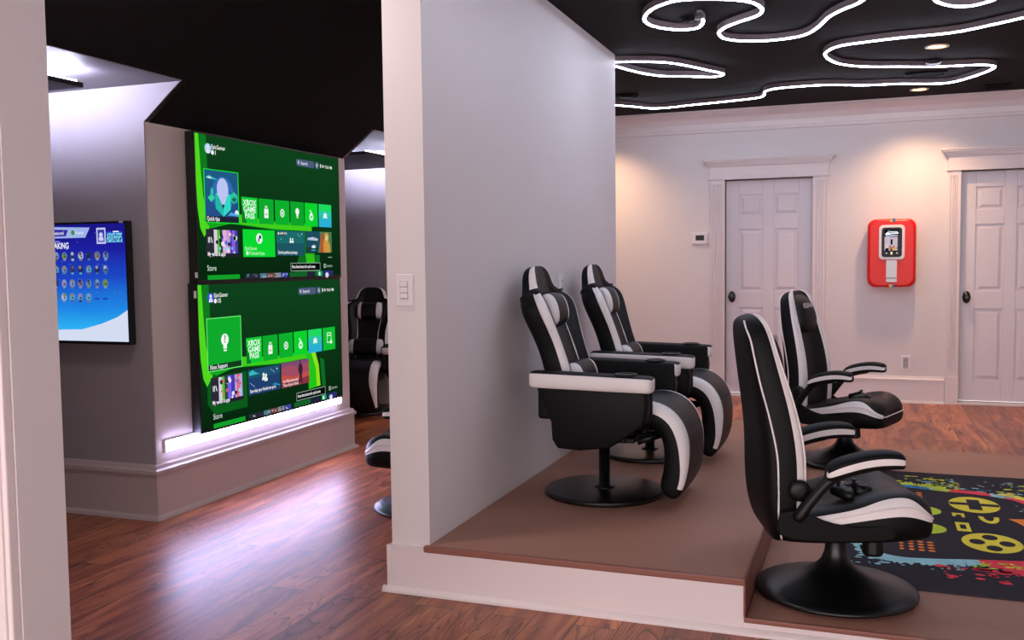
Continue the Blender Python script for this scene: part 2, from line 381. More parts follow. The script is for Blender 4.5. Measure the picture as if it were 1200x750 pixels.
m.box(-1.819, PX-.016, SK-.003, 3.41, .186, .191, TRIM)
struct(m, 'baseboard_platform', bevel=.002)

# ---------------------------------------------------------------- black and white recliner
def sm(a, b, t): t = max(0, min(1, (t-a)/(b-a))); return t*t*(3-2*t)
def spine_frames(S):
    out = []
    for i, (x, z) in enumerate(S):
        a = S[max(0, i-1)]; b = S[min(len(S)-1, i+1)]
        t = Vector((b[0]-a[0], 0, b[1]-a[1])).normalized(); n = Vector((t.z, 0, -t.x))
        out.append((Vector((x, 0, z)), t, n))
    return out
def resample(pts, n):
    """Catmull-Rom through rows of numbers"""
    out = []; N = len(pts)-1
    for i in range(n):
        u = i/(n-1)*N; k = min(int(u), N-1); t = u-k
        p = [pts[max(0, k-1)], pts[k], pts[k+1], pts[min(N, k+2)]]
        out.append(tuple(.5*((2*b)+(c-a)*t+(2*a-5*b+4*c-d)*t*t+(3*b-a-3*c+d)*t**3) for a, b, c, d in zip(*p)))
    return out
def back_rings(rows, yo=None):
    """rows: x, z, half width, rear depth, centre depth, bolster depth"""
    fr = spine_frames([(r[0], r[1]) for r in rows]); R = []
    for (P, t, n), (x, z, w, tr, tc, tb) in zip(fr, rows):
        h = [(0, -tr), (.5, -tr), (.84, -tr*.95), (.98, -tr*.7), (1, 0), (.985, tb*.62), (.93, tb*.93), (.82, tb), (.68, tb*.95), (.56, tc+(tb-tc)*.5), (.47, tc+(tb-tc)*.08), (.25, tc), (0, tc)]
        pts = h+[(-a, b) for a, b in h[-2:0:-1]]
        R.append([P+n*d+Vector((0, a*w, 0)) for a, d in pts])
    return R
NB = 24
def seg_side(k):  # mirror the segment index so both sides share one numbering 0..11
    return k if k < 12 else 23-k

def make_recliner(label, loc, rz, group):
    t = thing('gaming_recliner', label, 'recliner', loc, rz, group)
    m = MB(); m.lathe([(.05, 0), (.285, 0), (.292, .006), (.292, .018), (.284, .026), (.06, .03)], SATIN, 56); m.build('base_disc', t, bevel=.002, smooth=True)
    m = MB(); m.lathe([(.05, .028), (.05, .034), (.028, .04), (.027, .29)], SATIN, 24); m.build('pedestal', t, smooth=True)
    m = MB(); m.box(-.14, .18, -.13, .13, .275, .30, PLAST); m.box(-.16, .14, -.16, -.13, .28, .34, PLAST); m.box(-.16, .14, .13, .16, .28, .34, PLAST)
    m.build('mechanism', t, bevel=.006)
    # side bodies under the arms
    for s in (-1, 1):
        poly = [(-.225, .56), (.285, .56), (.293, .50), (.285, .41), (.22, .36), (.12, .295), (-.02, .275), (-.125, .28), (-.15, .32), (-.155, .40), (-.185, .47)]
        R = []
        for yy, ins in ((.27, .02), (.282, .004), (.30, 0), (.355, 0), (.368, .01), (.372, .03)):
            cx = sum(p[0] for p in poly)/len(poly); cz = sum(p[1] for p in poly)/len(poly)
            R.append([(cx+(p[0]-cx)*(1-ins*3), s*yy, cz+(p[1]-cz)*(1-ins*3)) for p in poly])
        m = MB(); m.rings(R, LEATHER); o = m.build('side_panel', t, bevel=.006, smooth=True)
        # arm pad: black top, white band round the outside and the front
        R = []
        rows = [(-.262, .5, .8), (-.255, .85, .95), (-.22, 1, 1), (-.1, 1, 1), (.05, 1, .99), (.2, 1, .97), (.27, .98, .96), (.302, .88, .92), (.312, .6, .8)]
        for x, fw, fh in rows:
            zc = .592-.012*(x+.26)/.57; hh = .04*fh; hw = .065*fw
            ring = [(-hw*.75, -hh), (hw*.75, -hh), (hw, -hh*.75), (hw*1.02, hh*.1), (hw, hh*.62), (hw*.93, hh*.78), (hw*.6, hh), (-hw*.6, hh), (-hw*.93, hh*.8), (-hw, hh*.55), (-hw, -hh*.75)]
            R.append([(x, s*(.318+a), zc+b) for a, b in ring])
        def mf(i, k, R=R):
            if 1 <= k <= 4: return WHITEL
            if i >= 6 and k in (0, 8, 9, 10): return WHITEL
            return LEATHER
        m = MB(); m.rings(R, WHITEL, True, mf); a = m.build('armrest', t, sub=1)
        # tall black inner cheek of the arm
        m = MB(); m.box(-.24, .296, min(s*.252, s*.30), max(s*.252, s*.30), .40, .615, LEATHER); m.build('arm_cheek', t, bevel=.016, seg=3)
        # cup holder ring
        m = MB()
        prof_ = [(.053, .0), (.053, .004), (.049, .007), (.041, .005), (.038, -.004)]
        m.lathe(prof_, PLAST, 28, (.185, s*.315, .620), cap=False); m.lathe([(.04, -.004), (.001, -.004)], BLACKM, 28, (.185, s*.315, .626), cap=False)
        m.build('cup_holder', t, smooth=True)
    # seat cushion
    R = []
    for x, zt, zb, f in ((-.20, .46, .33, .8), (-.17, .475, .31, 1), (0, .47, .31, 1), (.15, .48, .32, 1), (.24, .485, .34, 1), (.275, .47, .36, .95)):
        w = .245*f
        R.append([(x, a*w, z) for a, z in ((-.6, zb), (.6, zb), (.95, zb+.03), (1, (zt+zb)/2), (.96, zt-.01), (.7, zt+.005), (.35, zt), (0, zt), (-.35, zt), (-.7, zt+.005), (-.96, zt-.01), (-1, (zt+zb)/2), (-.95, zb+.03))])
    m = MB(); m.rings(R, LEATHF); m.build('seat', t, sub=1)
    # backrest
    rows = [(-.135, .33, .15, .03, .02, .03), (-.14, .35, .2, .055, .04, .06), (-.155, .45, .222, .06, .04, .075), (-.175, .56, .222, .06, .035, .078), (-.205, .68, .205, .06, .03, .068), (-.24, .79, .235, .06, .018, .068),
            (-.272, .87, .268, .06, .01, .076), (-.294, .93, .268, .06, .01, .072), (-.308, .967, .213, .06, .012, .045), (-.318, .995, .158, .058, .014, .03), (-.326, 1.03, .145, .054, .016, .026), (-.333, 1.07, .13, .048, .014, .024), (-.338, 1.098, .10, .038, .01, .016), (-.34, 1.11, .05, .02, .006, .008)]
    RR = back_rings(rows)
    def mf(i, k):
        q = seg_side(k)
        if q in (5, 6) and 2 <= i <= 7: return WHITEL
        if q in (4, 5, 6) and i >= 9: return WHITEL
        if q >= 8 and i >= 1: return LEATHF
        return LEATHER
    m = MB(); m.rings(RR, LEATHER, True, mf); m.build('backrest', t, sub=2)
    # centre welt lines
    m = MB()
    for a in (-.42, .42):
        m.tube([Vector(r_[10 if a > 0 else 14])+Vector((.002, 0, 0)) for r_ in RR[2:9]], .004, WHITEL, 6)
    m.build('piping', t, smooth=True)
    for k in (5, 19):
        m = MB(); m.tube(resample([tuple(Vector(r_[k])) for r_ in RR[2:9]], 30), .0045, WHITEL, 6); m.build('wing_piping', t, smooth=True)
    # head pillow, white ends and a black middle, held by a strap
    def pillow(name, x, z, hw, hh, ht, tilt, wfrac):
        R = []
        T = Matrix.Translation((x, 0, z)) @ Matrix.Rotation(tilt, 4, 'Y')
        for f, sc in ((-1, .35), (-.97, .75), (-.88, .95), (-wfrac, 1), (-wfrac+.02, 1), (-.3, 1.02), (0, 1.04), (.3, 1.02), (wfrac-.02, 1), (wfrac, 1), (.88, .95), (.97, .75), (1, .35)):
            R.append([T @ Vector((ht*sc*math.cos(q)*(1.05 if math.cos(q) > 0 else .7), f*hw, hh*sc*math.copysign(abs(math.sin(q))**.7, math.sin(q)))) for q in [2*PI*k/12+.01 for k in range(12)]])
        mm = MB(); mm.rings(R, WHITEL, True, lambda i, k: WHITEL if i < 3 or i > 8 else LEATHF)
        return mm.build(name, t, sub=1)
    pillow('head_pillow', -.252, .895, .115, .085, .05, -.25, .58)
    pillow('lumbar_pillow', -.115, .575, .165, .075, .05, -.25, .62)
    m = MB()
    R8 = RR[8]
    R = []
    for dz, g in ((-.011, 1.02), (.011, 1.02)):
        c = sum((Vector(p) for p in R8), Vector())/len(R8)
        R.append([c+(Vector(p)-c)*g+Vector((-dz*.1, 0, dz)) for p in R8])
    m.rings(R, LEATHER, False); m.build('pillow_strap', t)
    # footrest: a padded leaf that curls over the front
    S = resample([(.20, .42), (.28, .425), (.345, .39), (.38, .32), (.388, .24), (.383, .16), (.36, .09), (.335, .06)], 16)
    fr = spine_frames(S); R = []
    for i, (P, tt, n) in enumerate(fr):
        n = -n if n.x+n.z < 0 else n
        th = .06*(1 if i < 13 else (.9, .75, .4)[i-13]); w = .25*(1 if i < 13 else (.985, .95, .86)[i-13])
        tp = sm(6, 12.5, i)
        h = [(0, -th), (.6, -th), (.93, -th*.9), (1, -th*.3), (1, th*(.35+.38*tp)), (.965+.02*tp, th*.82), (.88+.085*tp, th*(1.06-.18*tp)), (.72+.235*tp, th*(1.08-.15*tp)), (.68+.2*tp, th*1.03), (.35, th*1.08), (0, th*1.1)]
        pts = h+[(-a, b) for a, b in h[-2:0:-1]]
        R.append([P+n*d+Vector((0, a*w, 0)) for a, d in pts])
    nh = 10
    def mf2(i, k):
        q = k if k < nh else 2*nh-1-k
        if q in (4, 5, 6) and i < 12: return WHITEL
        return LEATHF if q >= 7 else LEATHER
    m = MB(); m.rings(R, LEATHER, True, mf2); m.build('footrest', t, sub=1)
    for i0 in (6, 10):
        m = MB(); m.tube([Vector(p)+Vector((.001, 0, 0)) for p in [R[i0][q] for q in (9, 10, 11)]], .002, LEATHER, 5); m.build('seam', t)
    for pp, rr_, mt in (([(.10, -.10, .33), (.22, -.10, .31), (.30, -.10, .33)], .012, PLAST), ([(.10, .10, .33), (.22, .10, .30), (.34, .10, .28)], .01, METALB)):
        m = MB(); m.tube(pp, rr_, mt, 8); m.build('footrest_linkage', t, smooth=True)
    m = MB(); m.tube([(.21, -.2, .30), (.31, -.15, .33)], .016, PLAST, 10); m.build('lever', t, smooth=True)
    return t
G1 = 'black and white gaming recliners'
rec = make_recliner('black and white gaming recliner nearest the front edge of the platform, beside the partition', (-1.18, 4.45, D1Z), 0, G1)
dup(rec, (-1.165, 5.43, D1Z), 0, 'black and white gaming recliner farther back on the platform, behind the front recliner', G1)
dup(rec, (-4.22, 7.5, 0), math.radians(-78), 'black and white gaming recliner on the wood floor in the alcove past the stacked screens', G1)

# ---------------------------------------------------------------- black and white rocker chair on a trumpet base
def make_chair(label, loc, rz, group):
    t = thing('gaming_chair', label, 'chair', loc, rz, group)
    m = MB(); m.lathe([(.2, 0), (.285, 0), (.296, .004), (.297, .012), (.288, .02), (.25, .03), (.19, .045), (.13, .066), (.08, .093), (.052, .122), (.04, .155), (.037, .19), (.037, .235), (.02, .236)], SATIN, 64)
    m.build('pedestal_base', t, smooth=True)
    m = MB(); m.lathe([(.022, .23), (.022, .275), (.016, .276)], CHROME, 24); m.build('gas_column', t, smooth=True)
    m = MB(); m.box(-.13, .14, -.10, .10, .245, .275, PLAST); m.lathe([(.001, 0), (.034, .002), (.038, .012), (.034, .06), (.03, .09), (.001, .092)], PLAST, 20, (.10, -.12, .175)); m.build('swivel_mechanism', t, bevel=.004)
    # seat: black shell, white band, black top
    rows = [(-.27, .15, .25, .31), (-.25, .20, .235, .34), (-.15, .235, .232, .355), (-.02, .25, .235, .385), (.10, .262, .24, .418), (.18, .26, .245, .425), (.24, .245, .248, .408), (.277, .215, .252, .385), (.297, .165, .268, .36)]
    R = []
    for x, w, zb, zt in resample(rows, 20):
        h = zt-zb; q = sm(.12, .33, x); bm = sm(0, .12, x)*(1-sm(.17, .25, x)); tp = sm(.20, .285, x)
        c = [(0, zb), (.6, zb), (.9, zb+.008), (1.0, zb+.3*h), (1.0, zb+(.5-.06*q)*h), (.995, zb+(.61-.11*q)*h), (.99-.02*bm, zb+(.78-.16*tp)*h), (.965-.08*bm, zb+(.88+.09*bm-.22*tp)*h), (.86-.1*bm+.04*tp, zt+.004-.08*tp*h), (.62, zt+.004), (.3, zt-.012*(1-q)), (0, zt-.014*(1-q))]
        pts = c+[(-a, b) for a, b in c[-2:0:-1]]
        R.append([(x, a*w, z) for a, z in pts])
    nh = 11
    def mf(i, k):
        q = k if k < nh else 2*nh-1-k
        if q in (5, 6) and i < 18: return WHITEL
        return LEATHF if q >= 7 else LEATHER
    m = MB(); m.rings(R, LEATHER, True, mf); m.build('seat', t, sub=2)
    m = MB()
    fr_ = [R[i][6] for i in range(2, 20)] + [R[i][len(R[0])-6] for i in range(19, 1, -1)]
    m.tube(fr_, .0035, WHITEL, 6); m.build('seat_piping', t, smooth=True)
    # side hinge shells and arms
    for s in (-1, 1):
        poly = resample([(-.26, .37), (-.19, .375), (-.1, .335), (0., .318), (.10, .322), (.135, .30), (.12, .27), (0, .262), (-.14, .262), (-.24, .275), (-.275, .31), (-.26, .37)], 30)[:-1]
        m = MB(); m.rings([[(x, s*(.243+d), z) for x, z in poly] for d in (0, .02)], LEATHER); o = m.build('side_bracket', t, bevel=.007, seg=3, smooth=False)
        m = MB(); R_ = [[(-.195+r*math.cos(2*PI*k/24), s*(.243+d), .445+r*math.sin(2*PI*k/24)) for k in range(24)] for r, d in ((.038, 0), (.038, .014), (.032, .02), (.01, .022))]
        m.rings(R_, PLAST); m.build('hinge_cover', t, smooth=True)
        pth = [(-.215, s*.272, .34, .028), (-.175, s*.276, .40, .03), (-.13, s*.281, .46, .028), (-.085, s*.287, .505, .03), (-.03, s*.29, .53, .034), (.05, s*.29, .545, .03)]
        Rr = []
        for x, y, z, w in resample(pth, 12): Rr.append((x, y, z, w))
        R_ = []
        for i, (x, y, z, w) in enumerate(Rr):
            a = Rr[max(0, i-1)]; b = Rr[min(11, i+1)]; tx, tz = b[0]-a[0], b[2]-a[2]; L = math.hypot(tx, tz); nx, nz = -tz/L, tx/L
            R_.append([(x+nx*d, y+e, z+nz*d) for d, e in ((-w*.72, -.02), (-w*.72, .02), (0, .026), (w*.72, .02), (w*.72, -.02), (0, -.026))])
        m = MB(); m.rings(R_, PLAST); m.build('arm_support', t, sub=1)
        R_ = []
        for x, z, fw, fh in resample([(-.118, .511, .35, .4), (-.108, .518, .75, .8), (-.07, .536, 1, 1), (0, .556, 1, 1), (.06, .565, 1, .98), (.112, .565, .95, .92), (.142, .56, .72, .78), (.15, .558, .35, .4)], 16):
            hw = .045*fw; hh = .034*fh
            ring = [(-hw*.7, -hh), (hw*.7, -hh), (hw, -hh*.8), (hw*1.02, -hh*.5), (hw*1.02, hh*.4), (hw*.95, hh*.7), (hw*.5, hh), (-hw*.5, hh), (-hw*.95, hh*.7), (-hw*1.02, hh*.4), (-hw*1.02, -hh*.5), (-hw, -hh*.8)]
            R_.append([(x, s*(.29+a*s), z+b) for a, b in ring])
        m = MB(); m.rings(R_, LEATHER, True, lambda i, k: WHITEL if k in (3, 9) or (i in (0, 14) and k in (4, 8)) else LEATHER); m.build('armrest', t, sub=1)
    rows = [(-.225, .235, .17, .03, .02, .03), (-.232, .26, .21, .05, .04, .055), (-.245, .34, .235, .06, .04, .075), (-.245, .45, .24, .068, .035, .08), (-.245, .57, .235, .068, .03, .078), (-.262, .70, .225, .064, .026, .07), (-.285, .82, .21, .06, .024, .058),
            (-.300, .91, .195, .058, .024, .045), (-.312, .98, .178, .056, .024, .038), (-.322, 1.02, .158, .05, .024, .032), (-.328, 1.045, .12, .036, .018, .022), (-.331, 1.055, .06, .016, .01, .012)]
    RR = back_rings(rows)
    def mb(i, k):
        q = seg_side(k)
        if q in (5, 6, 7) and i >= 2: return WHITEL
        if q >= 8 and i >= 1: return LEATHF
        return LEATHER
    m = MB(); m.rings(RR, LEATHER, True, mb); m.build('backrest', t, sub=2)
    m = MB()
    for s in (3, 21):                                                       # white welts between the sides and the rear panel
        sg = 1 if s == 3 else -1
        def at(r_, f): k = int(f); return Vector(r_[(sg*k) % 24]).lerp(Vector(r_[(sg*(k+1)) % 24]), f-k)
        fs_ = [3.6, 3.6, 3.6, 3.5, 3.3, 3.1, 3, 2.9, 2.5, 1.9, 1.1]
        pts = resample([tuple(at(r_, f)) for r_, f in zip(RR[1:11], fs_)], 40)
        m.tube([Vector(p)+Vector((-.0015, (1 if s == 3 else -1)*-.002, 0)) for p in pts], .0036, WHITEL, 6)
    m.build('rear_piping', t, smooth=True)
    m = MB()
    for s in (6, 18):
        pts = resample([tuple(Vector(r_[s])) for r_ in RR[2:12]], 40)
        m.tube(pts, .0036, WHITEL, 6)
    m.build('front_piping', t, smooth=True)
    # padded head section with the maker's word
    R_ = []
    for z, w, d in ((.79, .085, .02), (.80, .105, .04), (.83, .122, .07), (.88, .128, .08), (.94, .126, .076), (.99, .116, .058), (1.02, .095, .03), (1.035, .06, .01)):
        xb = -.297-(z-.82)*.2
        ring = [(-1, -.3), (1, -.3), (1.02, .3), (.9, .8), (.55, 1), (0, 1.02), (-.55, 1), (-.9, .8), (-1.02, .3)]
        R_.append([(xb+.02+d*b, a*w, z) for a, b in ring])
    m = MB(); m.rings(R_, LEATHF, True, lambda i, k: WHITEL if k in (1, 8) else LEATHF); hp = m.build('headrest', t, sub=2)
    vs, fs, wd = text_mesh('RESPAWN', bold=.02)
    sc = .165/wd; m = MB()
    m.add([(-.231-(.02 if True else 0)-(y*sc)*.18-.9*(((x*sc)-.0825)**2), x*sc-.0825, .950+y*sc*1.1) for x, y in vs], fs, pbr('logo_print', '#d0c8c8', .4))
    lg = flat_build(m, 'logo', hp); lg.data.transform(Matrix.Translation((.023, 0, 0))); lg['label'] = 'pale printed word on the headrest'
    # seams of the centre panel
    for zz in (.60, .73):
        m = MB(); m.tube([(-.236-(zz-.6)*.2, y, zz+.012*math.cos(y*12)) for y in (-.1, -.05, 0, .05, .1)], .002, BLACKM, 5); m.build('seam', t)
    return t
G2 = 'black and white pedestal gaming chairs'
ch = make_chair('black and white pedestal gaming chair in the right foreground, its back to the viewer', (-.092, 3.745, D2Z+.01), math.radians(17), G2)
dup(ch, (-.103, 6.17, D2Z+.01), math.radians(-19), 'black and white pedestal gaming chair behind the foreground one, printed headrest showing', G2)
dup(ch, (-2.235, 4.66, 0), math.radians(190), 'pedestal gaming chair mostly hidden behind the partition, only seat front and arm showing', G2)

# ---------------------------------------------------------------- game controllers on the seats
def make_pad(label, loc, rz):
    t = thing('game_controller', label, 'controller', loc, rz, 'black game controllers on chair seats')
    body = resample([(.0, .042), (.03, .05), (.055, .047), (.072, .028), (.08, -.01), (.078, -.045), (.062, -.056), (.046, -.045), (.034, -.015), (0, -.008)], 22)
    poly = body+[(-x, y) for x, y in body[-2:0:-1]]
    R = []
    for z, g in ((.008, .8), (.014, .95), (.028, 1), (.040, .96), (.047, .8), (.049, .5)):
        R.append([(x*g, y*g, z+(-.012 if y < -.03 else 0)*.6) for x, y in poly])
    b = PLAST
    m = MB(); m.rings(R, b); m.build('body', t, smooth=True)
    for x, y in ((-.042, .018), (.024, -.006)):
        m = MB(); m.lathe([(.006, 0), (.005, .01), (.011, .013), (.011, .018), (.007, .019), (.001, .0165)], METALB, 18, (x, y, .045)); m.build('thumbstick', t, smooth=True)
    m = MB(); m.box(-.034, -.014, -.009, -.003, .045, .052, METALB); m.box(-.027, -.021, -.016, .004, .045, .052, METALB); m.build('direction_pad', t, bevel=.001)
    for q, (dx, dy) in enumerate(((.011, 0), (-.011, 0), (0, .011), (0, -.011))):
        m = MB(); m.lathe([(.0048, 0), (.0048, .006), (.003, .0075)], pbr('pad_button', '#3c3c44', .3), 14, (.044+dx, .02+dy, .044)); m.build('button', t, smooth=True)
    m = MB(); m.lathe([(.007, 0), (.007, .0045), (.001, .005)], SILV, 16, (0, .028, .045)); m.build('home_button', t, smooth=True)
    for s in (-1, 1):
        m = MB(); m.box(min(s*.03, s*.062), max(s*.03, s*.062), .036, .056, .026, .042, METALB); m.build('shoulder_trigger', t, bevel=.005)
    return t
pad = make_pad('black game controller lying on the seat of the foreground gaming chair', (-.045, 3.65, D2Z+.398), math.radians(60))
dup(pad, (-.02, 6.10, D2Z+.398), math.radians(-80), 'black game controller lying on the seat of the farther pedestal chair', 'black game controllers on chair seats')

# ---------------------------------------------------------------- rug with a printed game controller
RUGB = pbr('rug_pile_charcoal', '#37333a', .9, bump=.8, bscale=500, var=.22, vscale=5, spec=.1)
def rugc(n, c): return pbr('rug_print_'+n, c, .9, bump=.8, bscale=500, var=.12, vscale=9, spec=.1)
YEL = rugc('yellow', '#f0dc50'); LIME = rugc('lime', '#c6d84a'); REDR = rugc('red', '#f24a5a'); LBL = rugc('light_blue', '#a6d8e0'); BLU = rugc('blue', '#3f86bb'); ORG = rugc('orange', '#f48a44')
rug = MB(); RX0, RX1, RY0, RY1 = -.13, 1.42, 3.865, 5.985; RZ = .009
nx, ny = 30, 40
def ease(i, n): return i/n
topv = []
R = []
prm = []
for i in range(nx): prm.append((RX0+(RX1-RX0)*i/nx, RY0))
for i in range(ny): prm.append((RX1, RY0+(RY1-RY0)*i/ny))
for i in range(nx): prm.append((RX1-(RX1-RX0)*i/nx, RY1))
for i in range(ny): prm.append((RX0, RY1-(RY1-RY0)*i/ny))
cxr, cyr = (RX0+RX1)/2, (RY0+RY1)/2
for z, g in ((0, 1), (RZ*.7, 1), (RZ, .994)): R.append([(cxr+(x-cxr)*g+.004*math.sin(y*7), cyr+(y-cyr)*g+.003*math.sin(x*9), z) for x, y in prm])
rug.rings(R, RUGB)
def rp(poly, mat, lay):
    z = RZ+.0006*lay
    a = sum(poly[i][0]*poly[(i+1) % len(poly)][1]-poly[(i+1) % len(poly)][0]*poly[i][1] for i in range(len(poly)))
    if a < 0: poly = poly[::-1]
    rug.add([(x, y, z) for x, y in poly], [tuple(range(len(poly)))], mat)
def ell(cx, cy, a, b, n=36, t0=0, t1=2*PI): return [(cx+a*math.cos(t0+(t1-t0)*k/(n if t1-t0 > 6.2 else n-1)), cy+b*math.sin(t0+(t1-t0)*k/(n if t1-t0 > 6.2 else n-1))) for k in range(n)]
CY = 4.915
def band(pts, inner, outer, mat, jag=.03, lay=1):
    """paint band hugging the controller outline: smooth inside, ragged outside"""
    n = len(pts)*9; P = resample(pts, n); A = []; B = []
    for i, (x, y) in enumerate(P):
        a = P[max(0, i-1)]; b = P[min(n-1, i+1)]; L = math.hypot(b[0]-a[0], b[1]-a[1])+1e-6
        nxx, nyy = (b[1]-a[1])/L, -(b[0]-a[0])/L
        if (y-CY)*nyy < 0: nxx, nyy = -nxx, -nyy
        e = min(1, 4*min(i, n-1-i)/n+.25)
        A.append((x+nxx*inner, y+nyy*inner)); B.append((x+nxx*(outer*e+rnd.uniform(-jag, jag)*e), y+nyy*(outer*e+rnd.uniform(-jag, jag)*e)))
    for i in range(n-1): rp([A[i], A[i+1], B[i+1], B[i]], mat, lay)
def drops(n, x0, x1, y0, y1, mats, smin=.004, smax=.016, lay=2):
    for _ in range(n):
        x = rnd.uniform(x0, x1); y = y0+(y1-y0)*rnd.random()**1.6; s = smin+(smax-smin)*rnd.random()**2.5; e = rnd.uniform(1, 2.4)
        rp([(x+s*e*math.cos(q)*rnd.uniform(.7, 1.2), y+s*math.sin(q)*rnd.uniform(.7, 1.2)) for q in [2*PI*k/7 for k in range(7)]], rnd.choice(mats), lay)
def O(side): # half outline of the printed pad, from the grip tip round the shoulder to the nose
    return [(x, CY+side*d) for x, d in ((.02, .52), (.05, .60), (.14, .665), (.28, .655), (.40, .625), (.52, .60), (.64, .575), (.74, .51), (.80, .40), (.83, .28), (.84, .12), (.84, 0))]
def sub(side, a, b):
    q = resample(O(side), 60); return q[int(a*59):int(b*59)+1][::3]
# far side (towards the back wall)
band(sub(1, .08, .45), -.01, .10, LIME, .035); band(sub(1, .12, .34), -.01, .045, BLU, .008, 2); band(sub(1, .40, .55), -.01, .06, REDR, .012, 3)
band(sub(1, .50, .74), -.01, .045, LBL, .02, 2); band(sub(1, .55, .70), .02, .11, YEL, .02, 1); band(sub(1, .60, .76), -.01, .035, REDR, .01, 3); band(sub(1, .70, .96), -.01, .10, YEL, .02, 2)
drops(90, .05, .5, 5.60, 5.86, [LIME, LIME, YEL]); drops(110, .28, 1.0, 5.56, 5.84, [LBL, LBL, LIME, BLU], .004, .014); drops(70, .7, 1.3, 5.2, 5.7, [LBL, YEL, LBL], .004, .018)
# near side
band(sub(-1, .0, .50), -.01, .075, LBL, .022); band(sub(-1, .42, .78), -.01, .17, REDR, .035, 2); band(sub(-1, .70, .97), -.01, .14, LIME, .02, 1)
band([(.03, CY-.40), (.012, CY-.47), (.02, CY-.53), (.06, CY-.60)], -.01, .05, LBL, .01, 1); band([(.03, CY+.40), (.012, CY+.47), (.02, CY+.53), (.06, CY+.60)], -.01, .05, LBL, .01, 1)
rp(resample([(-.06, 4.44), (.0, 4.50), (.05, 4.52), (.03, 4.43), (.0, 4.38), (-.05, 4.39)], 20), LBL, 2)
rp([(.0, CY-.50), (.05, CY-.355), (.25, CY-.27), (.25, CY-.285), (.055, CY-.375), (.015, CY-.5)], LBL, 1); rp([(.05, CY-.355), (.27, CY-.262), (.27, CY-.272), (.055, CY-.365)], ORG, 2)
rp([(.0, CY+.50), (.05, CY+.355), (.25, CY+.27), (.25, CY+.285), (.055, CY+.375), (.015, CY+.5)], LBL, 1)
drops(40, -.05, .4, 4.25, 4.12, [LBL, LBL]); drops(55, .3, .75, 4.18, 4.02, [REDR, REDR, REDR], .005, .02); drops(26, .42, .8, 4.28, 4.2, [LIME, YEL], .006, .016, 4); drops(30, .75, 1.2, 4.4, 4.15, [LIME, YEL])
# controls
rp(ell(.535, CY+.355, .118, .163), YEL, 2); rp([(.42, CY+.335), (.505, CY+.335), (.505, CY+.25), (.565, CY+.25), (.565, CY+.335), (.65, CY+.335), (.65, CY+.385), (.565, CY+.385), (.565, CY+.46), (.505, CY+.46), (.505, CY+.385), (.42, CY+.385)], RUGB, 3)
rp(ell(.54, CY-.33, .122, .152), YEL, 2)
for a, b in ((0, .085), (0, -.085), (.06, 0), (-.06, 0)): rp(ell(.54+a, CY-.33+b, .032, .042, 20), RUGB, 3)
for s in (1, -1): rp(ell(.27, CY+s*.165, .10, .095, 30), LIME, 2); rp(ell(.235, CY+s*.16, .03, .03, 20), RUGB, 3)
rp([(.415, 5.075), (.47, 5.075), (.47, 5.0), (.455, 5.0), (.455, 5.045), (.43, 5.045), (.43, 5.01), (.415, 5.01)], YEL, 2)
rp([(.415, 4.90), (.475, 4.90), (.475, 4.745), (.415, 4.745)], YEL, 2); rp([(.432, 4.86), (.458, 4.86), (.458, 4.785), (.432, 4.785)], RUGB, 3)
arc = ell(.575, 5.03, .045, .11, 20, PI*.95, PI*2.05); arc2 = ell(.575, 5.03, .022, .065, 20, PI*.95, PI*2.05); rp(arc+arc2[::-1], YEL, 2)
rp(resample([(.66, 5.03), (.70, 4.95), (.72, 4.85), (.70, 4.80), (.78, 4.78), (.80, 4.9), (.79, 5.02), (.74, 5.05)], 24), ORG, 2)
for side in (1, -1):
    for i in range(4):
        for j in range(4):
            y = CY+side*(.405+.043*j); x = .165+.04*i; rp(ell(x, y, .010+.0018*i, .013, 10), ORG, 2)
rg = tag(flat_build(rug, 'area_rug'), 'charcoal rug printed with a paint-splashed game controller, on the lower deck', 'rug'); rg.location = (0, 0, D2Z+.0005)

# ---------------------------------------------------------------- televisions
def screen_art(O_, U, V, W_, H_, off=.0006):
    """returns drawing helpers on a plane: O_ origin, U right, V up, sizes"""
    O_, U, V = Vector(O_), Vector(U), Vector(V); N = U.cross(V)
    mb = MB(); L = [0]
    def pt(u, v): return O_+U*(u*W_)+V*(v*H_)+N*(off*L[0])
    def poly(pts, col, mat=None):
        L[0] += .12
        mb.add([pt(*p) for p in pts], [tuple(range(len(pts)))], mat or emis(col))
    def rect(u0, v0, u1, v1, col, mat=None): poly([(u0, v0), (u1, v0), (u1, v1), (u0, v1)], col, mat)
    def circ(u, v, ru, col, n=20, ar=None): poly([(u+ru*math.cos(2*PI*k/n), v+(ar or ru*W_/H_)*math.sin(2*PI*k/n)) for k in range(n)], col)
    def text(s, u, v, size, col, bold=.0, sx=1, center=False):
        L[0] += .12
        vs, fs, wd = text_mesh(s, bold=bold); u0 = u-(wd*size*sx/W_/2 if center else 0)
        mb.add([pt(u0+x*size*sx/W_, v+y*size/H_) for x, y in vs], fs, emis(col))
    return mb, poly, rect, circ, text
def bag(poly, rect, circ, u, v):
    rect(u-.014, v-.045, u+.014, v+.022, '#f0f4f0'); poly([(u-.009, v+.022), (u-.007, v+.045), (u+.007, v+.045), (u+.009, v+.022), (u+.005, v+.022), (u+.004, v+.037), (u-.004, v+.037), (u-.005, v+.022)], '#f0f4f0')
    rect(u-.006, v-.024, u-.001, v-.012, '#d05040'); rect(u+.001, v-.024, u+.006, v-.012, '#7aa060')
def gear(poly, circ, u, v):
    poly([(u+.017*(1 if k % 2 else .82)*math.cos(PI*k/8), v+.034*(1 if k % 2 else .82)*math.sin(PI*k/8)) for k in range(16)], '#f0f4f0'); circ(u, v, .0105, '#0db02c'); circ(u, v, .006, '#f0f4f0')
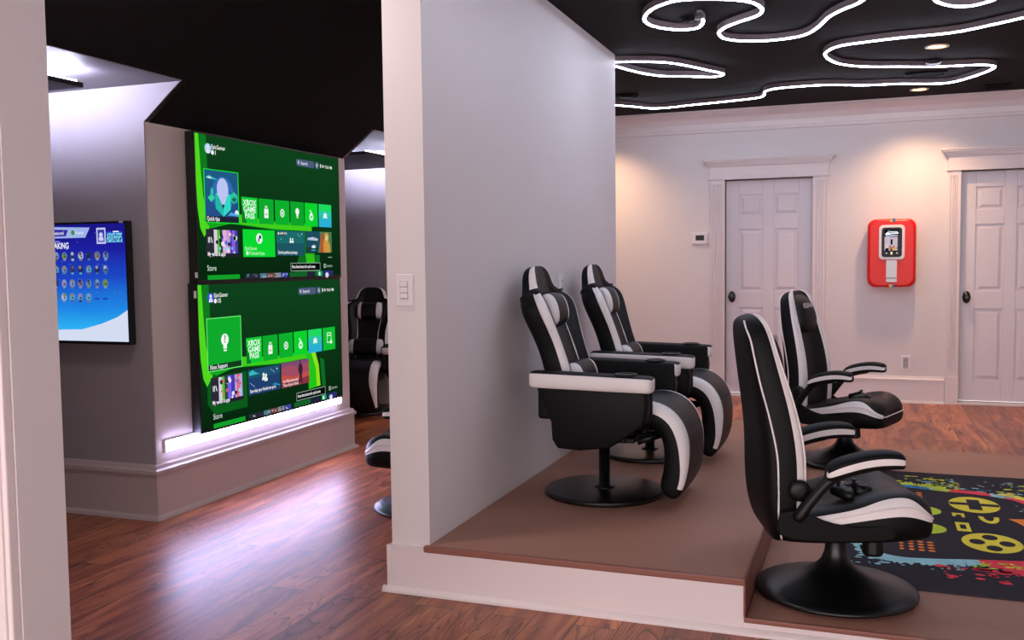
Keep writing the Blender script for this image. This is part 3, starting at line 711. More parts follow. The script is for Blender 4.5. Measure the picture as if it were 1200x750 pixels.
def bulb(poly, rect, circ, u, v, s, q=False):
    circ(u, v+.012*s, .015*s, '#f4f7f4'); rect(u-.007*s, v-.03*s, u+.007*s, v-.012*s, '#f4f7f4'); rect(u-.006*s, v-.042*s, u+.006*s, v-.034*s, '#f4f7f4')
def person_icon(poly, circ, u, v, s=1):
    circ(u, v+.022*s, .009*s, '#e8f4e8'); poly([(u-.014*s, v-.03*s), (u+.014*s, v-.03*s), (u+.012*s, v-.002*s), (u+.004*s, v+.006*s), (u-.004*s, v+.006*s), (u-.012*s, v-.002*s)], '#e8f4e8')
def dash(lower):
    Y0, Z0, W_, H_ = (4.284, 1.249, 1.505, .812) if not lower else (4.268, .415, 1.507, .818)
    X = -3.42
    lab = 'upper of two stacked wall televisions showing a green game dashboard with a blue balloon tile' if not lower else 'lower of two stacked wall televisions showing a green dashboard, just above the glowing light bar'
    t = thing('television', lab, 'television', (X, Y0+W_/2, Z0), 0, 'stacked wall televisions')
    m = MB(); b = .006
    m.box(-.055, 0, -W_/2-b, W_/2+b, -b, H_+b, BLACKM); m.build('housing', t, bevel=.003)
    m = MB(); e = .009
    m.box(-.002, .003, -W_/2-b, -W_/2+.004, -b, H_+b, PLAST); m.box(-.002, .003, W_/2-.004, W_/2+b, -b, H_+b, PLAST); m.box(-.002, .003, -W_/2, W_/2, -b-.003, .008, PLAST); m.box(-.002, .003, -W_/2, W_/2, H_-.004, H_+b, PLAST)
    m.build('bezel', t)
    mb, poly, rect, circ, text = screen_art((.0012, -W_/2, 0), (0, 1, 0), (0, 0, 1), W_, H_)
    bg = ramp_screen('screen_dark_green_%d' % lower, [(.0, '#06200c'), (.5, '#0b3215'), (.8, '#0d3a19'), (1, '#0e401c')], noise=.2, nscale=2)
    rect(0.003, .008, .997, .995, None, bg)
    sh = .02 if lower else 0
    # big ribbon of light curling down the left and along the middle
    poly([(.003, .995), (.024, .995), (.032, .76), (.04, .6), (.055, .45), (.08, .38), (.04, .30), (.02, .36), (.008, .5), (.003, .7)], '#4fd81e')
    poly([(.024, .995), (.066, .995), (.07, .76), (.05, .60), (.04, .6), (.032, .76)], '#10781f')
    poly([(.04, .42), (.08, .36), (.2, .40), (.48, .37), (.76, .372), (.775, .41), (.7, .44), (.25, .43), (.1, .44)], '#15a31f')
    poly([(.25, .47), (.25, .40), (.5, .375), (.767, .372), (.755, .425), (.5, .425)], '#3fcf1c')
    if lower:
        poly([(.70, .42), (.775, .42), (.80, .30), (.812, .13), (.72, .12), (.72, .3)], '#22c41a'); poly([(.745, .42), (.778, .42), (.805, .30), (.815, .13), (.785, .13), (.78, .28)], '#8fe01c'); poly([(.815, .36), (.85, .34), (.86, .12), (.83, .12)], '#0c6a24')
        poly([(.04, .30), (.08, .38), (.1, .36), (.28, .36), (.28, .1), (.08, .1), (.04, .18)], '#0b5a1a')
    else:
        poly([(.70, .372), (.76, .372), (.79, .17), (.80, .0085), (.62, .0085), (.66, .17)], '#0f6a22'); poly([(.71, .19), (.78, .19), (.788, .09), (.72, .09)], '#2fbf1c'); poly([(.79, .18), (.825, .18), (.825, .02), (.80, .02)], '#137a2a')
    # account
    circ(.076, .904, .019, '#9fd4ee' if not lower else '#3a4ad8'); circ(.076, .915, .007, '#e8e4f0'); poly([(.064, .875), (.088, .875), (.084, .9), (.068, .9)], '#e4e0ec')
    text('EpicGamer', .096, .907, .034, '#f0f4f0', .01, .82); circ(.102, .881, .0085, '#f0f4f0'); text('1' if not lower else '15', .117, .868, .034, '#f0f4f0', .02)
    # search pill, buttons, clock
    rect(.664, .882, .79, .937, '#4c5a78'); poly([(.664, .882), (.657, .895), (.657, .925), (.664, .937)], '#4c5a78'); poly([(.79, .937), (.797, .925), (.797, .895), (.79, .882)], '#4c5a78')
    circ(.674, .913, .006, '#e8e8f4'); circ(.674, .913, .0035, '#4c5a78'); rect(.6765, .895, .6795, .907, '#e8e8f4'); text('Search', .692, .897, .03, '#e4e6f4', .01)
    rect(.806, .882, .833, .937, '#4c5a78'); circ(.8195, .91, .008, '#c8cce0'); circ(.8195, .91, .004, '#4c5a78'); rect(.846, .896, .853, .925, '#eef4ee'); rect(.864, .90, .874, .92, '#eef4ee'); text('9:56 PM', .885, .897, .028, '#eef4ee', .01)
    # hero tile
    rect(.045, .398, .252, .766, '#19e02a' if not lower else '#6af070')
    if not lower:
        rect(.050, .405, .247, .76, '#2a3a8c', ramp_screen('hero_tile_blue', [(0, '#232868'), (.5, '#28458c'), (1, '#1c5f80')], noise=.3, nscale=2))
        circ(.155, .60, .066, '#2f6fb0', 28); poly([(.11, .60), (.155, .63), (.20, .60), (.20, .50), (.155, .445), (.11, .50)], '#35d8c8'); poly([(.11, .60), (.155, .56), (.155, .445), (.11, .50)], '#22b8a8')
        poly([(.065, .57), (.085, .595), (.108, .575), (.085, .54)], '#34d49c'); poly([(.082, .62), (.09, .645), (.098, .62), (.096, .585), (.083, .585)], '#2cc4a0'); poly([(.20, .60), (.222, .625), (.243, .60), (.243, .56), (.22, .54), (.20, .56)], '#2cc49c'); poly([(.205, .57), (.222, .59), (.24, .57), (.22, .55)], '#15705c')
        circ(.153, .635, .034, '#bcc4f4', 26, .078); poly([(.122, .61), (.184, .61), (.162, .53), (.146, .53)], '#bcc4f4'); poly([(.145, .53), (.163, .53), (.154, .495)], '#24304c')
        poly([(.056, .71), (.075, .725), (.12, .70), (.1, .695)], '#37b8b0'); poly([(.058, .705), (.08, .715), (.09, .70)], '#e8f0f8'); circ(.235, .475, .012, '#dceaf8'); poly([(.18, .455), (.20, .48), (.225, .47), (.247, .465), (.247, .455)], '#4ca8e0')
        rect(.050, .405, .247, .446, '#1f2335'); text('Quick tips', .056, .414, .034, '#f4f4f8', .015, .8)
    else:
        rect(.049, .405, .248, .76, '#0fa92c'); bulb(poly, rect, circ, .15, .59, 1.5); text('?', .15, .588, .06, '#0a8a26', .02, 1, True)
        rect(.049, .405, .248, .446, '#143a1c'); text('Xbox Support', .056, .414, .034, '#f4f4f8', .015, .8)
    xs = [(.266, .37), (.377, .479), (.489, .592), (.60, .704), (.71, .812), (.821, .927)] if not lower else [(.28, .383), (.389, .492), (.502, .603), (.611, .713), (.722, .832), (.841, .944)]
    kinds = ['gp', 'bag', 'gear', 'bulb', 'rew', 'ppl'] if not lower else ['gp', 'bag', 'gear', 'rew', 'ppl', 'last']
    cyan = ramp_screen('tile_cyan_%d' % lower, [(0, '#2aa4e0'), (.45, '#22c8b0'), (1, '#1ee050')], noise=0)
    for (a, b_), kd in zip(xs, kinds):
        c = (a+b_)/2
        if kd == 'ppl': rect(a, .41, b_, .597, '#27c9a6'); rect(a, .41, b_, .47, '#2ab0d4'); rect(a, .54, b_, .597, '#1ed860'); rect(a, .47, b_, .505, '#28bcc0')
        else: rect(a, .41, b_, .597, {'gp': '#10c832', 'bag': '#0cab2c', 'gear': '#0cb02c', 'bulb': '#0ca62a', 'rew': '#0cd22e', 'last': '#10bc32'}[kd])
        if kd == 'gp':
            poly([(a, .41), (a+.03, .41), (a+.012, .5), (a, .54)], '#0f7a2a')
            for r_, s in enumerate(('XBOX', 'GAME', 'PASS')): text(s, c, .538-.047*r_, .048, '#e8fff0', .02, .95, True)
        elif kd == 'bag': bag(poly, rect, circ, c, .50)
        elif kd == 'gear': gear(poly, circ, c, .50)
        elif kd == 'bulb': bulb(poly, rect, circ, c, .51, .95)
        elif kd == 'rew': circ(c, .485, .0155, '#e8fff0'); circ(c, .492, .009, '#0cd22e'); circ(c, .508, .009, '#e8fff0'); rect(c-.012, .528, c-.002, .54, '#e8fff0')
        elif kd == 'ppl': person_icon(poly, circ, c-.009, .5, .55); person_icon(poly, circ, c+.009, .5, .55); person_icon(poly, circ, c, .508, .6)
        elif kd == 'last': rect(c-.018, .47, c+.018, .555, '#e8fff0'); rect(c-.0145, .477, c+.0145, .527, '#10bc32'); rect(c-.0145, .535, c+.0145, .548, '#10bc32'); poly([(c+.006, .462), (c+.026, .462), (c+.022, .49), (c+.01, .49)], '#e8fff0')
    # second row
    g0, g1 = (.045, .236) if not lower else (.056, .25)
    rect(g0, .164, g1, .356, '#2b2a36'); w = g1-g0
    for f0, f1, c in ((.24, .34, '#d8d0dc'), (.34, .5, '#58b83a'), (.42, .5, '#244a28'), (.50, .74, '#c49ae0' if not lower else '#4a38b0'), (.52, .62, '#e4b0d0' if not lower else '#7a60e8'), (.74, .98, '#4a38a8' if not lower else '#b8a8e0'), (.80, .9, '#8a5cd8' if not lower else '#e06a80')):
        rect(g0+w*f0, .175 if f0 < .5 else .166, g0+w*f1, .352, c)
    for k in range(26):
        u = g0+w*rnd.uniform(.3, .93); v = rnd.uniform(.18, .33); s = rnd.uniform(.004, .010); circ(u, v, s, rnd.choice(['#d06a6a', '#20203c', '#5c70d8', '#e8e4f4', '#203020', '#8fd8f0']), 7)
    rect(g0+.010, .262, g0+.014, .30, '#e8e8f0'); rect(g0+.017, .262, g0+.021, .30, '#e8e8f0'); poly([(g0+.024, .30), (g0+.029, .30), (g0+.036, .262), (g0+.031, .262)], '#e8e8f0')
    rect(g0, .164, g1, .19, '#23212c'); text('My games & apps', g0+.006, .172, .031, '#f4f4f8', .02, .72)
    if not lower:
        rect(.264, .164, .478, .364, '#0cd830'); circ(.371, .30, .021, '#e8f4f0'); circ(.376, .31, .008, '#2a3450'); rect(.362, .275, .37, .30, '#2a3450'); text('EpicGamer', .276, .215, .030, '#c8ffd0', 0, .9); circ(.29, .192, .008, '#e0ffe8'); text('15 ahead of you', .304, .18, .03, '#d8ffe0', .0, .8)
        tm = ramp_screen('tile_teal', [(0, '#1f3a50'), (.5, '#1e5f68'), (1, '#1c7a70')], noise=.0); rect(.487, .174, .695, .365, '#1e5562'); rect(.487, .27, .695, .365, '#1c6a6c'); rect(.494, .33, .56, .355, '#1c2c30'); circ(.503, .343, .005, '#f0f0f0'); text('GAME PASS', .511, .336, .020, '#f0f4f4', .01, .8)
        person_icon(poly, circ, .59, .29, .55); person_icon(poly, circ, .606, .29, .55); text('Survive perilous journeys', .498, .188, .029, '#f4f4f8', .015, .72)
        poly([(.64, .345), (.643, .345), (.665, .32), (.662, .32)], '#9fe0d8'); circ(.676, .345, .003, '#c8ffe8', 8); circ(.52, .30, .003, '#8fd8d0', 8)
        rect(.706, .197, .919, .37, '#1d4c5c'); rect(.706, .197, .919, .24, '#1c3c38'); poly([(.80, .20), (.825, .30), (.82, .37), (.919, .37), (.919, .20)], '#4a7a50')
        poly([(.818, .20), (.82, .30), (.833, .362), (.85, .35), (.85, .30), (.862, .20)], '#a85c34'); poly([(.85, .20), (.848, .27), (.862, .33), (.858, .36), (.885, .365), (.895, .33), (.89, .29), (.905, .26), (.905, .20)], '#cf9440'); poly([(.862, .31), (.87, .345), (.886, .34), (.886, .305), (.874, .295)], '#e6c08a')
        poly([(.72, .30), (.80, .295), (.805, .312), (.76, .325), (.72, .315)], '#b8c4d8'); poly([(.75, .25), (.77, .262), (.785, .25), (.78, .235), (.755, .235)], '#dce4f0'); rect(.748, .213, .782, .222, '#3aa0e8')
        rect(.885, .158, .918, .163, '#a8c0a8')
    else:
        rect(.282, .179, .498, .366, '#1f3f6c'); rect(.282, .30, .498, .366, '#1f5270'); poly([(.288, .345), (.31, .36), (.345, .33), (.36, .325), (.29, .322)], '#37b8b8'); person_icon(poly, circ, .384, .295, .8); person_icon(poly, circ, .40, .285, .8)
        poly([(.43, .345), (.434, .345), (.462, .315), (.458, .315)], '#9fb8e8'); poly([(.29, .27), (.294, .27), (.325, .235), (.321, .235)], '#9fb8e8'); circ(.477, .338, .004, '#c8d8ff', 8)
        text('See what your friends are up to', .292, .195, .030, '#f4f4f8', .015, .68); poly([(.44, .225), (.46, .235), (.498, .215), (.498, .205)], '#2a8ab0')
        rm = ramp_screen('poster_sunset_lower', [(0, '#8a3030'), (.5, '#c85048'), (1, '#7a4878')], noise=0)
        rect(.508, .178, .718, .37, '#c05048'); rect(.508, .32, .718, .37, '#7f4a70'); poly([(.508, .33), (.56, .345), (.63, .325), (.718, .345), (.718, .27), (.60, .25), (.508, .28)], '#a04c62'); poly([(.508, .178), (.508, .22), (.6, .215), (.718, .235), (.718, .178)], '#8a3440')
        poly([(.638, .19), (.642, .25), (.632, .30), (.637, .335), (.645, .34), (.645, .37), (.651, .37), (.652, .342), (.662, .335), (.668, .30), (.66, .25), (.665, .19), (.655, .19), (.652, .24), (.648, .19)], '#3a2038')
        text('Go Wild and around', .518, .215, .028, '#f8e8e8', .012, .72); text('Time of your choice', .518, .185, .028, '#f8e8e8', .012, .75)
    a = .002 if not lower else .021
    text('Store', .041+a, .070, .045, '#cfe4d2', .0, .82); rect(.041+a, .008, .234+a, .040, '#12a02a')
    for k, c in enumerate(('#23303c', '#2c2a3c', '#4a7888', '#7a4440', '#8a8a92', '#3c48a8')):
        u0 = .268+.049*k+a*.5; rect(u0, .008, u0+.046, .043, c)
        for _ in range(3): uu = u0+rnd.uniform(.006, .04); vv = rnd.uniform(.012, .036); rect(uu-.005, vv-.004, uu+.005, vv+.004, rnd.choice(['#c0b8b8', '#20202c', '#6a88a0']))
    rect(.571+a, .008, .70+a, .044, '#14602a'); rect(.705+a, .008, .77+a, .046, '#241f3c'); rect(.79+a, .008, .83+a, .048, '#16a06a'); rect(.80+a, .012, .812+a, .04, '#e0f4e8'); rect(.84+a, .008, .918+a, .05, '#2c2c70'); circ(.868+a, .014, .014, '#d8d8e8', 14, .022); rect(.845+a, .008, .89+a, .0082, '#2c2c70')
    p0 = .583 if not lower else .612
    rect(p0, .052, p0+.232, .117, '#8fa898'); rect(p0+.003, .057, p0+.229, .112, '#080a0a'); text('Press these buttons for quick access', p0+.010, .076, .028, '#f4f4f4', .015, .66)
    if lower: rect(.868, .062, .95, .115, '#0a2a10')
    rect(p0+.262, .074, p0+.274, .106, '#d8e8dc'); rect(p0+.265, .079, p0+.271, .101, '#0b2a12'); text('Customize', p0+.279, .08, .026, '#b8ccbc', 0, .72)
    s_ = flat_build(mb, 'screen', t); s_['label'] = 'lit green dashboard picture'
    m = MB(); m.box(-.004, .004, -W_/2-.022, -W_/2-.007, .02 if not lower else H_-.075, .05 if not lower else H_-.035, PLATE); m.build('side_tab', t, bevel=.001)
    m = MB(); m.box(-.066, -.054, -.3, .3, .2, .6, BLACKM); m.build('wall_bracket', t)
dash(False); dash(True)

# wall television in the near alcove
TW, TH = 1.09, .615; TXR = -3.575; TYY = 3.915
t = thing('television', 'wall television with blue swirling picture in the left alcove, cut off by the doorway edge', 'television', (TXR-TW/2, TYY, .945), 0)
m = MB(); m.box(-TW/2-.012, TW/2+.012, 0, .04, -.016, TH+.012, BLACKM); m.build('housing', t, bevel=.003)
m = MB(); m.box(-.2, .2, .038, .068, .15, .45, BLACKM); m.build('wall_bracket', t)
m = MB(); m.box(TW/2-.035, TW/2-.012, -.002, .002, TH+.001, TH+.011, PLATE); m.build('corner_sticker', t)
mb, poly, rect, circ, text = screen_art((-TW/2, -.0012, 0), (1, 0, 0), (0, 0, 1), TW, TH)
bl = ramp_screen('screen_blue_sky', [(0, '#dfe8fa'), (.08, '#cfe0fb'), (.16, '#2fb4f4'), (.36, '#1f86e4'), (.62, '#1d46c4'), (.85, '#1d1fa0'), (1, '#1a1688')], vec_scale=(1, 1, 1), noise=.16, nscale=1.6)
rect(0, 0, 1, 1, None, bl)
poly([(0, .02), (.0, .10), (.2, .06), (.45, .075), (.6, .095), (.72, .10), (.84, .15), (.94, .21), (1, .27), (1, 0), (0, 0)], '#d4dcf2')
poly([(.50, .885), (.76, .885), (.79, .97), (.50, .985)], '#9fb4e8'); poly([(.50, .90), (.64, .90), (.655, .955), (.50, .965)], '#3a2f9c'); circ(.685, .93, .012, '#4a8a4a', 12); text('Featured', .56, .915, .026, '#e8ecff', .01, .8); text('Friends', .70, .915, .024, '#e8f4ff', 0, .8)
rect(.83, .83, .885, .965, '#c8ccf4'); rect(.837, .845, .878, .95, '#3b36a8'); circ(.857, .905, .012, '#c8ccf4', 10); rect(.843, .855, .872, .885, '#c8ccf4')
rect(.888, .905, .985, .93, '#2d4cc0'); text('ABXFHSPS', .890, .848, .062, '#7fe4f4', .02, .36); rect(.888, .842, .987, .846, '#7fe4f4'); rect(.93, .925, .965, .935, '#e8f0ff'); text('MATCHMAKING', .44, .795, .045, '#f4f6ff', .02, .72); rect(.5, .85, .6, .862, '#7880d8')
pal = ['#6a84b0', '#8c7cb8', '#4c6a98', '#6e8448', '#2c3a70', '#5a4c78', '#7c94b8', '#806c80', '#a8b0c8', '#242c60', '#5a9cc0', '#8c7c68']
for r_ in range(4):
    for c_ in range(16):
        u = .12+.051*c_; v = .72-.118*r_
        if r_ == 3 and c_ > 13: rect(u-.014, v-.008, u+.014, v+.006, '#1c3cb0'); continue
        c1 = rnd.choice(pal); circ(u, v+.012, .017, c1, 9, .036); circ(u+rnd.uniform(-.004, .004), v+.03, .009, rnd.choice(pal), 8); rect(u-.008, v-.03, u+.008, v-.012, rnd.choice(pal)); circ(u+.004, v+.006, .005, '#1c2450', 6)
for _ in range(40):
    u = rnd.uniform(.5, .99); v = rnd.uniform(.35, .98); circ(u, v, .0018, '#8fb0f4', 6)
s_ = flat_build(mb, 'screen', t)

# ---------------------------------------------------------------- LED bar under the televisions, alcove light shelves
lb = thing('light_bar', 'long white glowing light bar on the wall just below the lower television', 'light', (TX+.0, 4.945, .35))
m = MB(); m.box(.001, .016, -.9, .9, -.002, .058, PLATE); m.build('housing', lb)
m = MB(); m.box(.014, .022, -.897, .897, .0, .056, LEDBAR); o = m.build('diffuser', lb)
def shelf(y0, y1, xr, label):
    t = thing('hanging_light', label, 'light', ((xr-4.7)/2, (y0+y1)/2, 2.178), 0, 'black hanging light panels in the alcoves')
    hx = (xr+4.7)/2; hy = (y1-y0)/2
    m = MB(); m.box(-hx, hx, -hy, hy, 0, .022, BLACKM); m.build('panel', t)
    m = MB()
    e = emis('#dcdcff', 340, 'alcove_led_glow'); e2 = emis('#dcdcff', 14, 'alcove_side_led_glow')
    m.box(-hx+.03, hx-.03, hy-.024, hy-.010, .022, .034, e); m.box(hx-.022, hx-.008, -hy+.03, hy-.03, .022, .032, e2)
    m.build('led_strip', t)
    for x in (-hx+.2, hx-.2):
        for y in (-hy+.12, hy-.12): m = MB(); m.tube([(x, y, .02), (x, y, AZ-2.178)], .006, BLACKM, 6); m.build('hanger', t)
shelf(2.6, 3.545, -3.45, 'black hanging light panel glowing on top, under the near alcove ceiling at far left')
shelf(6.55, 7.62, -3.62, 'black hanging light panel glowing on top, in the far alcove past the stacked screens')

# ---------------------------------------------------------------- ceiling neon ropes
R1 = [(-0.898, 5.525), (-0.892, 5.65), (-0.952, 5.79), (-1.076, 5.775), (-1.179, 5.646), (-1.202, 5.482), (-1.122, 5.28), (-0.999, 5.158), (-0.901, 5.139), (-0.775, 5.17), (-0.639, 5.265), (-0.575, 5.353), (-0.545, 5.508), (-0.585, 5.633), (-0.696, 5.734), (-0.792, 5.84), (-0.849, 5.98), (-0.832, 6.139), (-0.714, 6.253), (-0.544, 6.295), (-0.369, 6.236), (-0.277, 6.06), (-0.209, 5.836), (-0.129, 5.685), (-0.054, 5.589), (-0.009, 5.479), (0.067, 5.262), (.1, 4.8), (-.2, 4.2), (-.9, 3.9), (-1.2, 3.3), (-.7, 2.7)]
R2 = [(.1, 3.6), (.05, 4.3), (.16, 4.9), (0.23, 5.198), (0.329, 5.621), (0.362, 5.734), (0.441, 5.846), (0.533, 5.876), (0.599, 5.834), (0.643, 5.768), (0.679, 5.519), (.85, 5.1), (1.3, 4.9), (1.8, 5.3), (2.3, 4.9), (2.2, 4.1), (1.4, 3.6)]
R3 = [(2.6, 6.6), (1.9, 6.1), (1.3, 6.0), (0.996, 6.178), (0.851, 6.287), (0.715, 6.391), (0.495, 6.527), (0.192, 6.549), (0.003, 6.585), (-0.148, 6.629), (-0.228, 6.731), (-0.267, 6.892), (-0.239, 7.092), (-0.161, 7.285), (0.006, 7.44), (0.223, 7.535), (0.466, 7.642), (0.68, 7.681), (0.8, 7.72), (0.876, 7.823), (0.852, 7.983), (0.753, 8.211), (0.617, 8.391), (0.46, 8.371), (0.247, 8.276), (-0.019, 8.224), (-0.285, 8.088), (-0.529, 8.064), (-0.697, 8.093), (-0.785, 8.196), (-0.817, 8.406), (-0.909, 8.5), (-1.16, 8.567), (-1.449, 8.624), (-1.685, 8.689), (-1.843, 8.661), (-1.969, 8.493), (-2.096, 8.349), (-2.25, 8.17)]
R4 = [(-1.725, 6.571), (-1.641, 6.543), (-1.478, 6.601), (-1.323, 6.695), (-1.204, 6.867), (-1.089, 7.097), (-1.012, 7.25), (-1.014, 7.335), (-1.104, 7.37), (-1.274, 7.265), (-1.445, 7.174), (-1.565, 6.988), (-1.631, 6.816), (-1.668, 6.70), (-1.71, 6.62)]
def rope(pts, label, cyc=False):
    n = len(pts)*4; P = resample(pts+([pts[0]] if cyc else []), n)
    if cyc: P = P[:-1]
    x0, y0 = P[0]
    t = thing('neon_rope_light', label, 'light', (x0, y0, CZ), 0, 'white neon rope lights on the ceiling')
    m = MB(); m.tube([(x-x0, y-y0, -.036) for x, y in P], .0088, LED, 8, cyc); m.build('glowing_tube', t, smooth=True)
    m = MB(); R = []
    for i, (x, y) in enumerate(P):
        a = P[i-1] if (cyc or i) else P[0]; b = P[(i+1) % len(P)] if (cyc or i < len(P)-1) else P[-1]
        dx, dy = b[0]-a[0], b[1]-a[1]; L = math.hypot(dx, dy)+1e-9; nx_, ny_ = -dy/L*.0125, dx/L*.0125
        R.append([(x-x0+nx_, y-y0+ny_, -.036), (x-x0-nx_, y-y0-ny_, -.036), (x-x0-nx_, y-y0-ny_, 0), (x-x0+nx_, y-y0+ny_, 0)])
    if cyc: R.append(R[0])
    m.rings(R, pbr('rope_silicone_jacket', '#6a5c60', .5), not cyc); m.build('mounting_channel', t)
    return t
t1 = rope(R1, 'glowing rope light with a hooked curl and silver end clip, nearest on the black ceiling')
m = MB(); m.box(-.02, .02, -.02, .02, -.055, -.02, CHROME); m.build('end_clip', t1, bevel=.003)
rope(R2, 'glowing rope light dipping into view at the top right corner of the black ceiling')
rope(R3, 'longest glowing rope light, winding across the ceiling towards the back wall doors')
rope(R4, 'narrow closed loop of glowing rope light beside the end of the partition', True)

# ---------------------------------------------------------------- ceiling fittings
def downlight(x, y, label, power):
    t = thing('recessed_downlight', label, 'light', (x, y, CZ), 0, 'warm recessed downlights')
    m = MB(); m.lathe([(.075, 0), (.077, -.006), (.058, -.008), (.055, 0)], pbr('white_ring', '#d8c8b8', .4), 32, cap=False); m.build('trim_ring', t, smooth=True)
    m = MB(); m.lathe([(.056, -.003), (.03, -.005), (.001, -.0055)], WARMG, 28, cap=False); m.build('lens', t)
    L = bpy.data.lights.new('spot', 'SPOT'); L.energy = power; L.color = (1, .62, .34); L.spot_size = math.radians(125); L.spot_blend = .9; L.shadow_soft_size = .05
    o = bpy.data.objects.new('spot', L); COL.objects.link(o); o.parent = t; o.location = (0, 0, -.02)
downlight(.443, 7.10, 'warm recessed ceiling downlight between the rope lights, farther from the back wall', 35)
downlight(.42, 8.85, 'warm recessed ceiling downlight closest to the back wall between the doors', 105)
downlight(-2.45, 8.85, 'warm recessed downlight hidden behind the partition, glowing on the back wall', 105)
def added_fill_light(x, y, label, power, col=(1, .86, .82)):  # unseen ceiling lights, added only to brighten the left room
    t = thing('added_ceiling_light', label, 'light', (x, y, CZ), 0, 'added unseen fill lights over the left room')
    m = MB(); m.lathe([(.15, 0), (.15, -.03), (.14, -.035), (.001, -.036)], emis('#ffe4dc', 4, 'added_light_glow'), 32, cap=False); m.build('diffuser', t)
    m = MB(); m.lathe([(.165, 0), (.165, -.032), (.15, -.036), (.15, -.002)], BLACKM, 32, cap=False); m.build('rim', t)
    L = bpy.data.lights.new('fill_lamp', 'AREA'); L.shape = 'DISK'; L.size = .28; L.energy = power; L.color = col
    o = bpy.data.objects.new('fill_lamp', L); COL.objects.link(o); o.parent = t; o.location = (0, 0, -.045)
added_fill_light(-2.3, 2.9, 'added unseen fill light over the left room, nearer the doorway', 14)
added_fill_light(-2.3, 6.9, 'added unseen fill light over the left room, behind the partition', 14)
def vent(x, y, rx, ry, label, round_):
    t = thing('ceiling_vent', label, 'vent', (x, y, CZ), 0, 'black vents in the ceiling')
    V = pbr('black_vent_metal', '#0c0c0e', .8, spec=.1)
    m = MB()
    if round_:
        m.lathe([(rx, 0), (rx, -.008), (rx*.85, -.016), (rx*.8, -.006)], V, 32, cap=False); m.build('frame', t, smooth=True)
        m = MB(); m.lathe([(rx*.55, -.004), (rx*.6, -.018), (.001, -.02)], V, 32, cap=False); m.lathe([(rx*.82, -.001), (.001, -.001)], BLACKM, 32, cap=False); m.build('cone', t, smooth=True)
    else:
        m.box(-rx, rx, -ry, -ry+.02, -.01, 0, V); m.box(-rx, rx, ry-.02, ry, -.01, 0, V); m.box(-rx, -rx+.02, -ry, ry, -.01, 0, V); m.box(rx-.02, rx, -ry, ry, -.01, 0, V); m.build('frame', t, bevel=.002)
        m = MB()
        n = max(4, int(ry*2/.03))
        for k in range(n): yy = -ry+.02+(2*ry-.04)*(k+.5)/n; m.box(-rx+.02, rx-.02, yy-.009, yy+.004, -.008, -.002, V)
        m.build('louvre', t)
vent(-1.93, 8.1, .1, .1, 'round black ceiling vent just past the end of the partition', True)
vent(-.98, 5.69, .06, .06, 'small round black fitting on the ceiling inside the nearest rope curl', True)
vent(.43, 8.12, .15, .08, 'long black slotted ceiling vent between the two rows of rope light', False)
vent(1.02, 8.95, .1, .1, 'square black ceiling vent near the right-hand door', False)
m = MB(); m.lathe([(.055, 0), (.055, -.02), (.045, -.028), (.001, -.03)], pbr('detector_black', '#151517', .4), 28)
tag(m.build('smoke_detector', smooth=True), 'small dark round ceiling detector beside the farther downlight', 'detector').location = (.45, 7.59, CZ)

# ---------------------------------------------------------------- wall fittings
def rrect(cx, cz, hx, hz, r, n=6):
    out = []
    for sx, sz, a0 in ((1, 1, 0), (-1, 1, PI/2), (-1, -1, PI), (1, -1, 3*PI/2)):
        for k in range(n+1): a = a0+PI/2*k/n; out.append((cx+sx*(hx-r)+r*math.cos(a), cz+sz*(hz-r)+r*math.sin(a)))
    return out
bt = thing('photo_booth', 'red wall-mounted photo machine with touchscreen between the two white doors', 'photo machine', (.228, FY, 1.06))
R = []
for d, g in ((0, .93), (-.03, .97), (-.06, 1), (-.095, .99), (-.115, .955), (-.122, .90)):
    R.append([(x, d, z) for x, z in rrect(0, .308, .205*g if g > .9 else .2*g, .308-(1-g)*.2, .07)])
m = MB(); m.rings(R, REDP); m.build('body', bt, smooth=False, bevel=.004)
m = MB(); m.prism(rrect(0, .405, .108, .155, .035), 'y', -.132, -.118, PLATE); m.build('screen_surround', bt, bevel=.003)
m = MB(); m.prism(rrect(0, .405, .085, .132, .025), 'y', -.136, -.13, BLACKM); m.build('bezel', bt)
mb, poly, rect, circ, text = screen_art((-.085, -.1365, .273), (1, 0, 0), (0, 0, 1), .17, .264, .0008)
rect(.14, .08, .86, .93, '#0a0a10'); rect(.14, .22, .86, .68, '#cbb8c4'); rect(.78, .2, .86, .7, '#4a3c44'); poly([(.16, .78), (.3, .86), (.4, .82), (.82, .84), (.82, .78), (.5, .78), (.35, .74), (.2, .74)], '#f4f8ff'); poly([(.28, .9), (.45, .87), (.78, .87), (.78, .85), (.42, .84)], '#e8f0ff')  # the room's reflection, painted on the screen as glowing flat shapes
poly([(.16, .70), (.25, .72), (.3, .70), (.5, .745), (.8, .73), (.8, .71), (.5, .71), (.3, .68)], '#dfe8ff'); rect(.44, .42, .54, .60, '#181420'); rect(.22, .25, .30, .42, '#d8ccd8'); poly([(.3, .25), (.42, .42), (.5, .34), (.62, .40), (.7, .25)], '#b87a68'); circ(.6, .27, .07, '#e0b040', 10); circ(.26, .25, .09, '#1c1a24', 10); circ(.78, .30, .05, '#3a5a40', 9); circ(.48, .24, .05, '#20202c', 9)
rect(.14, .08, .86, .19, '#3a3440'); rect(.44, .08, .54, .18, '#f4e0a8'); rect(.2, .11, .28, .15, '#c8c8d0'); rect(.72, .11, .8, .15, '#c8c8d0')
flat_build(mb, 'screen', bt)
m = MB(); m.prism(rrect(0, .145, .046, .100, .006), 'y', -.128, -.118, SILV); m.prism(rrect(0, .085, .044, .006, .003), 'y', -.131, -.12, PLATED); o = m.build('print_slot', bt, bevel=.002)
